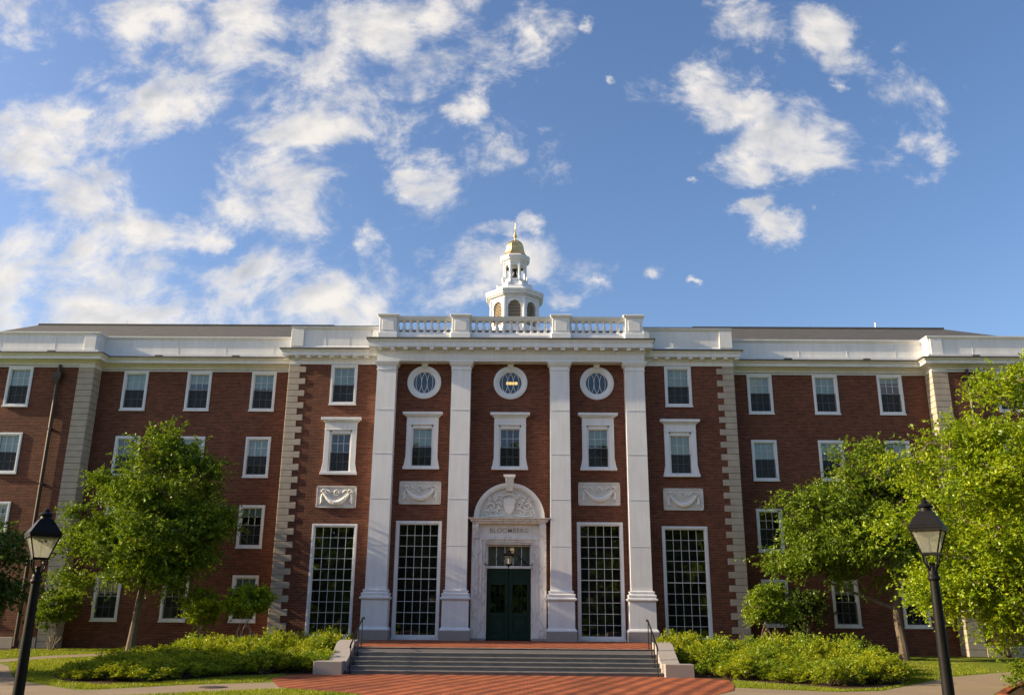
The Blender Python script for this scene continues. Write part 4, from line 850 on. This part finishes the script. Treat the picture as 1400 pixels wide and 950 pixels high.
dm=[(.70,20.66),(.68,20.74),(.60,20.84),(.545,20.98),(.51,21.15),(.485,21.32),(.44,21.48),(.36,21.62),(.25,21.72),(.12,21.79),(.05,21.81)]
oct_('dome',dm,M['gold'],smooth=False)
mb=MB(); mb.lathe(0,0,[(.07,21.78),(.05,21.86),(.045,21.95),(.10,22.0),(.115,22.05),(.10,22.11),(.045,22.16),(.06,22.2),(.06,22.23),(.03,22.28),(.022,22.6),(.006,22.95)],14); mb.obj('spire',M['gold'],cp,smooth=True)
mb=MB(); mb.lathe(0,0,[(.02,19.95),(.06,19.92),(.085,19.84),(.095,19.74),(.115,19.62),(.15,19.56),(.145,19.54)],16); mb.obj('bell',M['bell'],cp,smooth=True)
mb=MB(); mb.box(-.5,.5,-.03,.03,19.96,20.02); mb.obj('bell_beam',M['bell'],cp)
mb=MB(); mb.frust(0,0,12.4,14.3,2.2,2.2,1.9,1.9); mb.box(-1.75,1.75,-1.75,1.75,14.3,15.25); mb.obj('cupola_base',M['white'],cp)

# ------------------------------------------------------------------ street lamps
def street_lamp(x,y,label,dz=0.0,rz=0):
    t=thing('street_lamp',label,'street lamp',(x,y,-.75+dz),rz,'gas style street lamps')
    mb=MB(); mb.lathe(0,0,[(.17,-dz),(.17,.12),(.14,.15),(.13,.5),(.10,.55),(.075,.62),(.072,.7),(.066,1.3),(.058,2.05),(.052,2.26)],14)
    mb.lathe(0,0,[(.062,2.22),(.074,2.235),(.074,2.26),(.058,2.28),(.06,2.32),(.048,2.34)],14); mb.obj('post',M['black_metal'],t,smooth=True)
    mb=MB()
    for a in range(4):
        an=PI/4+a*PI/2; c,s2=math.cos(an),math.sin(an)
        mb.tube([(.03*c,.03*s2,2.30),(.055*c,.055*s2,2.36),(.09*c,.09*s2,2.41),(.11*c,.11*s2,2.46),(.118*c,.118*s2,2.53)],.011,6)
    mb.lathe(0,0,[(.045,2.3),(.035,2.36),(.025,2.42)],10)
    mb.lathe(0,0,[(.028,2.40),(.04,2.42),(.028,2.44)],8)
    mb.obj('cradle',M['black_metal'],t,smooth=True)
    zt=lantern_body(t,.088,.178,.29,2.54,.198,.215)
    mb=MB(); mb.lathe(0,0,[(.078,zt-.01),(.072,zt+.02),(.068,zt+.045),(.092,zt+.05),(.097,zt+.06),(.088,zt+.072),(.055,zt+.095),(.035,zt+.105),(.04,zt+.12),(.022,zt+.135),(.006,zt+.15)],16); mb.obj('vent_cap',M['black_metal'],t,smooth=True)
    mb=MB(); mb.tube([(0,0,2.54),(0,0,2.76)],.008,6); mb.tube([(-.055,0,2.79),(-.03,0,2.77),(0,0,2.765),(.03,0,2.77),(.055,0,2.79)],.009,6); mb.tube([(-.045,0,2.785),(-.045,0,2.75)],.012,6); mb.tube([(.045,0,2.785),(.045,0,2.75)],.012,6); mb.obj('gas_burner',M['bell'],t)
    return t
street_lamp(-5.90,12,'black gas style street lamp in front of the left wing and small tree',rz=R(38))
street_lamp(5.62,11.2,'black gas style street lamp in front of the big bright green tree',dz=.10,rz=R(-34))

# ------------------------------------------------------------------ foliage
def quads(name,P,t,b,nr,s,aspect,mat):
    n=len(P); v=np.empty((n,4,3)); v[:,0]=P-t*s; v[:,1]=P+b*s*aspect-nr*s*.12; v[:,2]=P+t*s; v[:,3]=P-b*s*aspect-nr*s*.12
    me=bpy.data.meshes.new(name); me.vertices.add(4*n); me.vertices.foreach_set('co',v.reshape(-1).astype(np.float32))
    me.loops.add(4*n); me.loops.foreach_set('vertex_index',np.arange(4*n,dtype=np.int32))
    me.polygons.add(n); me.polygons.foreach_set('loop_start',np.arange(0,4*n,4,dtype=np.int32)); me.polygons.foreach_set('loop_total',np.full(n,4,dtype=np.int32))
    me.materials.append(mat); me.update(calc_edges=True); me.validate(); return me
def unit(a): return a/np.maximum(np.linalg.norm(a,axis=1)[:,None],1e-6)
def leaves_mesh(name,centers,radii,n,size,seed,mat,up=.55,aspect=.5,out=None,rise=.35,tw=16,jit=.055):
    """leaf sprays: short twigs leave every cluster centre, leaves sit along them"""
    rg=np.random.default_rng(seed); C=np.array(centers); Rr=np.array(radii)
    nt=max(1,n//tw); w=Rr.mean(axis=1)**2; ci=rg.choice(len(C),nt,p=w/w.sum())
    O=out if out is not None else C.mean(axis=0)
    o=unit(C[ci]-O); d=unit(rg.normal(size=(nt,3))*.8+o*.55+np.array([0,0,rise])); L=Rr[ci]*(.55+.9*rg.random((nt,1)))
    start=C[ci]+rg.normal(size=(nt,3))*Rr[ci]*.28
    ti=np.repeat(np.arange(nt),tw); u=rg.random(len(ti))[:,None]**.75
    P=start[ti]+d[ti]*L[ti]*u; P[:,2]-=(u[:,0]**2)*L[ti].mean(axis=1)*.22
    P+=rg.normal(size=P.shape)*jit*(1-.45*u)
    nr=unit(rg.normal(size=P.shape)*.55+d[ti]*.25+np.array([0,0,up])); t=unit(np.cross(nr,rg.normal(size=P.shape))+d[ti]*.5); b=unit(np.cross(nr,t))
    s=size*(.55+.8*rg.random(len(P)))[:,None]
    return quads(name,P,t,b,nr,s,aspect,mat)
def in_lobes(rg,lobes):
    w=np.array([l_[3]*l_[4]*l_[5] for l_ in lobes])**.8; w=w/w.sum(); l_=lobes[rg.choice(len(lobes),p=w)]
    d=rg.normal(size=3); d/=np.linalg.norm(d); r=rg.random()**.38
    return np.array([l_[0]+d[0]*r*l_[3],l_[1]+d[1]*r*l_[4],l_[2]+d[2]*r*l_[5]])
def tree(name,label,cat,x,y,z,lobes,fork,rt_,ncl,cr,nleaf,lsize,seed,leaf,bark='bark',group=None,stems=1,spread=.0,nlimb=9,up=.55,lean=(0,0)):
    rg=np.random.default_rng(seed); t=thing(name,label,cat,(x,y,z),0,group)
    cl=[in_lobes(rg,lobes) for _ in range(ncl)]
    top=max(l_[2]+l_[5] for l_ in lobes)
    mb=MB()
    F=[]
    for s_ in range(stems):
        a=2*PI*s_/max(stems,1)+.4; bx,by=(spread*.25*math.cos(a),spread*.25*math.sin(a)) if stems>1 else (0,0)
        fx,fy=(spread*math.cos(a),spread*math.sin(a)) if stems>1 else lean
        pts=[(bx,by,-.1),(bx+(fx-bx)*.3+rg.normal()*.02,by+(fy-by)*.3,fork*.4),(bx+(fx-bx)*.7+rg.normal()*.02,by+(fy-by)*.7,fork*.75),(fx,fy,fork)]
        mb.tube(pts,[rt_*1.35,rt_,rt_*.9,rt_*.85],9); F.append(np.array([fx,fy,fork]))
        # leader
        if stems==1:
            q=[pts[-1]]; L=6
            for i in range(1,L+1): q.append((fx+rg.normal()*.12*i,fy+rg.normal()*.12*i,fork+(top*.9-fork)*i/L))
            mb.tube(q,[rt_*.8*(1-i/(L+1))+.012 for i in range(L+1)],7); F+= [np.array(p) for p in q[1:4]]
    # limbs to a few well spread clusters, twigs to the rest
    order=rg.permutation(ncl); limbs=[]
    nodes=[]
    for i in order[:nlimb]:
        c=cl[i]; b0=F[rg.integers(len(F))]; b0=min(F,key=lambda f_: abs(f_[2]-max(fork,c[2]-.45*np.linalg.norm(c[:2]-f_[:2]))))
        m1=b0*.6+c*.4+np.array([0,0,-.0])+rg.normal(size=3)*.12; m2=b0*.25+c*.75+rg.normal(size=3)*.12
        mb.tube([b0,m1,m2,c],[rt_*.5,rt_*.34,rt_*.2,rt_*.08+.004],6); nodes+=[m1,m2,c,(m1+m2)/2]
    nodes=nodes+F
    NA=np.array(nodes)
    for i in order[nlimb:]:
        c=cl[i]; dd=np.linalg.norm(NA-c,axis=1); b0=NA[dd.argmin()]; m1=(b0+c)/2+rg.normal(size=3)*.08
        mb.tube([b0,m1,c],[rt_*.16+.004,rt_*.1+.003,.004],4,cap=False)
        NA=np.vstack([NA,m1[None],c[None]])
    mb.obj('trunk',M[bark],t,smooth=True)
    rad=[np.array([1,1,.7])*cr*(.7+.8*rg.random()) for _ in cl]
    me=leaves_mesh('crown',cl,rad,nleaf,lsize,seed+1,M[leaf],up=up,out=np.array([0,0,fork+.25*(top-fork)]),jit=lsize*.75); inst(me,'crown',t)
    return t
# left broadleaf tree
tree('broadleaf_tree','medium broadleaf tree with rounded crown and bare trunk on the left lawn','tree',-14.95,36.6,-.6,
  [(.4,0,4.7,2.7,2.5,1.5),(.3,0,6.4,2.3,2.1,1.3),(.5,0,7.7,1.3,1.3,.9),(.3,0,3.3,1.8,1.7,.9),(-2.4,0,4.9,1.1,1.2,.8),(-2.5,0,2.9,1.0,1.0,.25),(2.8,0,5.2,1.0,1.2,.7),(1.9,0,7.2,.7,.8,.5),(-1.6,0,6.9,.8,.8,.5),(.4,0,8.75,.7,.7,.45),(2.3,0,3.9,.9,1,.5),(-2.6,0,5.8,.6,.7,.3)],
  1.75,.16,300,.62,110000,.062,11,'leaf',nlimb=14,lean=(.1,0))
# right lawn tree, in front of the wing
tree('broadleaf_tree','broadleaf tree with pale bare trunk at the wing wall, half behind the big bright tree','tree',15.75,37.0,-.6,
  [(-.6,0,4.6,2.6,2.2,1.7),(-2.6,-.2,4.3,1.9,1.6,1.4),(-1.8,0,6.2,1.9,1.7,1.3),(-.2,0,7.4,1.7,1.6,1.3),(-3.9,0,3.7,1.1,1.1,.55),(-3.6,0,5.6,1.0,1.0,.8),(-1.2,0,8.1,.8,.8,.7),(1.4,0,5.5,1.6,1.6,1.6)],
  2.0,.17,240,.62,90000,.058,21,'leaf',nlimb=14,lean=(-.15,0))
# big near tree on the right
tree('large_bright_tree','big bright green tree with feathery foliage drooping over the path at the right edge','tree',16.75,25.6,-.75,
  [(-1.2,0,6.4,2.6,2.4,1.6),(-2.6,-.3,4.6,2.4,2.0,1.3),(-2.9,-.2,2.9,2.0,1.8,1.1),(-3.9,-.2,5.8,1.6,1.5,.8),(-2.2,-.3,1.75,1.3,1.4,.75),(-.6,0,4.2,2.6,2.4,1.8),(-1.4,0,8.3,1.3,1.3,.9),(.9,0,9.0,1.5,1.5,1.0),(-2.3,0,8.4,.5,.5,.35),(-4.7,-.2,4.3,1.1,1.0,.5),(-4.2,-.1,3.1,1.1,1.0,.5),(.6,0,6.0,2.4,2.4,2.2),(-2.9,0,7.0,1.0,1.0,.6),(-4.9,0,6.2,.7,.7,.35),(-3.9,0,7.0,.6,.6,.5),(-1.0,-.2,9.0,.5,.5,.5),(-4.6,0,2.6,.6,.7,.4)],
  2.2,.22,460,.60,210000,.050,31,'leafbright',nlimb=18,up=.75)
# dark tree at the left edge
tree('dark_shade_tree','dark green tree with low spreading branches at the left edge behind the lamp','tree',-18.2,27.5,-.75,
  [(0,0,3.7,2.0,2.0,1.1),(1.3,0,3.3,1.5,1.4,.8),(1.5,0,2.2,1.5,1.3,.9),(2.5,0,3.9,.9,.9,.35),(-1.5,0,4.2,2.2,2.2,1.3)],
  1.6,.15,130,.7,62000,.075,41,'leafdark',nlimb=10)
# multi stemmed small trees
tree('small_ornamental_tree','small multi-stemmed tree in front of the stone base at the far left','small tree',-19.1,38.6,-.5,
  [(.1,0,1.75,.85,.8,.65),(.3,0,2.2,.6,.6,.4),(-.4,0,1.3,.5,.5,.4)],.5,.022,69,.26,13000,.045,51,'leaf','stem',stems=6,spread=.3,nlimb=8)
tree('small_ornamental_tree','rounded small tree standing left of its pale stemmed twin, behind the left shrubs','small tree',-12.35,36.8,-.55,
  [(0,0,1.85,.78,.7,.72)],.75,.022,80,.24,16000,.045,52,'leafbright','stem',stems=5,spread=.28,nlimb=8)
tree('small_ornamental_tree','small tree with pale stems showing below its crown, nearest the left stone quoin','small tree',-10.35,36.4,-.55,
  [(0,0,2.0,.92,.75,.58),(.2,0,2.3,.5,.5,.3)],.9,.026,80,.25,17000,.045,53,'leafbright','stem',stems=6,spread=.34,nlimb=8)
tree('small_ornamental_tree','small sunlit multi-stemmed tree beside the right stone quoin','small tree',10.5,37.2,-.55,
  [(0,0,2.0,.95,.85,.62),(.2,0,2.5,.6,.6,.40),(-.55,0,1.7,.45,.45,.35),(.6,0,1.6,.4,.4,.3)],.7,.024,75,.26,15000,.045,54,'leafolive','stem',stems=5,spread=.36,nlimb=8)
tree('small_ornamental_tree','dark round small tree against the right wing wall beside a ground floor window','small tree',12.6,39.2,-.5,
  [(0,0,1.75,1.05,.7,.85),(.3,0,2.3,.6,.5,.4)],.5,.024,69,.3,13000,.045,55,'leafdark','stem',stems=4,spread=.25,nlimb=6)

# low shrubs ----------------------------------------------------------
def shrub_mesh(seed,mat):
    rg=np.random.default_rng(seed); mb=MB(); cl=[];rad=[]
    for i in range(34):
        a=rg.random()*2*PI; r=.46*rg.random()**.5; z=.60*math.sqrt(max(0,1-(r/.56)**2))*(.25+.8*rg.random())+.06
        c=(r*math.cos(a),r*math.sin(a),z); cl.append(c); rad.append(np.array([.12,.12,.17])*(.7+.8*rg.random()))
        mb.tube([(c[0]*.15,c[1]*.15,0),(c[0]*.6,c[1]*.6,c[2]*.5),(c[0],c[1],c[2]+.03)],[.012,.008,.003],4,cap=False)
    return mb.mesh('stems',M['bark']),leaves_mesh('foliage',cl,rad,3600,.032,seed+7,mat,up=.3,aspect=.42,rise=.9,tw=10,jit=.025,out=np.array([0,0,0]))
SH=[shrub_mesh(s,M['leafshrub']) for s in (61,62,63,64)]+[shrub_mesh(65,M['leafolive']),shrub_mesh(66,M['leafolive'])]
def inpoly(x,y,P):
    c=False; j=len(P)-1
    for i in range(len(P)):
        if (P[i][1]>y)!=(P[j][1]>y) and x<(P[j][0]-P[i][0])*(y-P[i][1])/(P[j][1]-P[i][1])+P[i][0]: c=not c
        j=i
    return c
def shrub(x,y,sc,h,label,group):
    st_,fo=SH[rr.randrange(6)]
    t=thing('low_shrub',label,'shrub',(x,y,g(y)),rr.random()*6.28,group); t.scale=(sc,sc,h)
    inst(st_,'stems',t); inst(fo,'foliage',t)
LP=[(-5.95,29.9),(-6.6,29.3),(-8.3,28.1),(-9.4,26.1),(-10.4,24.9),(-11.8,25.6),(-13.0,27.4),(-13.2,29.3),(-12.3,32),(-12.1,34),(-12.0,35.6),(-9,35.6),(-6.6,36.2),(-5.95,36.2)]
RP=[(5.95,29.9),(6.6,29.4),(7.6,28.3),(8.6,26.9),(9.4,25.8),(10.3,26.4),(11.3,27.7),(12.2,29.6),(12.6,31),(12.6,33),(12.7,35.5),(10,35.8),(6.4,36.4),(5.95,36.4)]
def fill(P,hf,label,group,sp=.72):
    y=min(p[1] for p in P)+.1; k=0
    while y<max(p[1] for p in P):
        x=min(p[0] for p in P)+(k%2)*.35
        while x<max(p[0] for p in P):
            X,Y=x+rr.uniform(-.14,.14),y+rr.uniform(-.14,.14)
            if inpoly(X,Y,P): shrub(X,Y,rr.uniform(.9,1.5),hf(X,Y)*rr.uniform(.70,1.35),label,group)
            x+=sp
        y+=sp*.92; k+=1
fill(LP,lambda x,y:(.58+.44*min(max((y-28.0)/5,0),1))*(1 if x>-11 else .8),'low yellow green shrub massed in the bed left of the entrance steps','low shrubs in the bed left of the steps')
fill(RP,lambda x,y:.70+.34*min(max((y-28.0)/6,0),1),'low yellow green shrub massed in the bed right of the entrance steps','low shrubs in the bed right of the steps')
for (x,y) in ((14.3,25.4),(15.0,26.2),(15.0,25.3),(15.9,27.2),(16.0,26.2),(16.8,27.9),(14.6,24.6)): shrub(x,y,1.2,1.0,'low shrub behind the brick edging at the right edge of the picture','low shrubs behind the right edging')

# grass blades on the visible lawns
rg=np.random.default_rng(9)
def blades(name,regions,n,h):
    xs=[];ys=[]
    for (P,w) in regions:
        A=np.array(P); lo,hi=A.min(0),A.max(0); k=0
        while k<n*w:
            x,y=rg.uniform(lo,hi)
            if inpoly(x,y,P): xs.append(x); ys.append(y); k+=1
    X=np.array(xs);Y=np.array(ys);N=len(X); Z=np.array([g(y) for y in Y]); a=rg.random(N)*6.28; w=.012; hh=h*(.5+rg.random(N)); lx=rg.normal(size=N)*.02; ly=rg.normal(size=N)*.02
    v=np.empty((N,3,3)); v[:,0]=np.c_[X-w*np.cos(a),Y-w*np.sin(a),Z-.01]; v[:,1]=np.c_[X+w*np.cos(a),Y+w*np.sin(a),Z-.01]; v[:,2]=np.c_[X+lx,Y+ly,Z+hh]
    me=bpy.data.meshes.new(name); me.vertices.add(3*N); me.vertices.foreach_set('co',v.reshape(-1).astype(np.float32)); me.loops.add(3*N); me.loops.foreach_set('vertex_index',np.arange(3*N,dtype=np.int32))
    me.polygons.add(N); me.polygons.foreach_set('loop_start',np.arange(0,3*N,3,dtype=np.int32)); me.polygons.foreach_set('loop_total',np.full(N,3,dtype=np.int32)); me.materials.append(M['blade']); me.update(calc_edges=True); me.validate()
    o=bpy.data.objects.new(name,me); COL.objects.link(o); tag(o,'short sunlit blades of mown lawn grass beside the paths','grass',kind='stuff')
LAWN1=[(-6.7,26.0),(-8.4,24.75),(-9.9,23.2),(-10.3,23.1),(-11.7,24.3),(-12.9,25.4),(-13.7,26.4),(-16.6,31.2),(-17.4,32.6),(-17.0,34.0),(-16.0,35.2),(-14.6,36.6),(-12.6,38.4),(-12.5,33.5),(-13.0,31.5),(-13.7,29.5),(-13.2,27.2),(-11.8,25.2),(-10.4,24.4),(-9.3,25.4),(-8.3,27.5),(-6.7,28.8),(-6.75,27.2)]
LAWN2=[(-5.7,23.65),(-7.4,22.4),(-8.6,21.4),(-9,20),(-3.0,20),(-3.0,21),(-3.4,22.4),(-4.5,23.1),(-5.4,23.7)]
LAWN3=[(6.65,26.2),(6.4,25.6),(8.8,24.5),(10.1,25.0),(12.3,27.9),(14.2,30.3),(16.5,32),(17.5,34),(17,39),(15.5,40),(13.8,35.8),(13.2,31),(12.6,29),(11.5,27),(10.4,25.7),(9.2,25.1),(8.4,26.3),(7.2,27.6),(6.9,28.2)]
LAWN4=[(-20,36),(-18.6,34),(-17.8,35.6),(-16.7,37),(-14.9,39.4),(-14.5,40.1),(-19.3,40.1),(-21,39)]
blades('grass',[(LAWN1,.40),(LAWN2,.14),(LAWN3,.36),(LAWN4,.10)],110000,.045)

# trees beyond the left edge and behind the viewer: they shade the ground and show in the ground floor windows
T0=tree('park_tree','tall green tree of the lawn opposite the building, mirrored in its windows','tree',-9,-16,-.75,
  [(0,0,8,4.6,4.2,3.2),(1.5,0,4.5,4.2,3.6,2.4),(-2,0,4.5,4.0,3.2,2.6),(1.5,0,2.2,4.2,3,2.0),(-2.5,0,2.0,4,3,1.9),(0,0,11,2.8,2.6,1.8)],1.6,.3,150,1.4,30000,.24,71,'leaf',group='park trees opposite the building',nlimb=12)
for (x,y,sc,rz) in ((1,-17,1.15,1.1),(11,-15,1.1,2.3),(21,-18,1.2,.3),(-19,-14,1.2,3.4),(32,-18,1.25,4.4),(-30,-18,1.3,5.2),(-3,-27,1.6,2.9),(14,-28,1.6,4.1),(-15,-28,1.6,1.1),(44,-14,1.2,.6),(-34,25.5,.72,.5)):
    dup_thing(T0,(x,y,-.75),rz,sc,'tall green tree on the lawn beyond the left edge, shading the ground' if x==-34 else None)
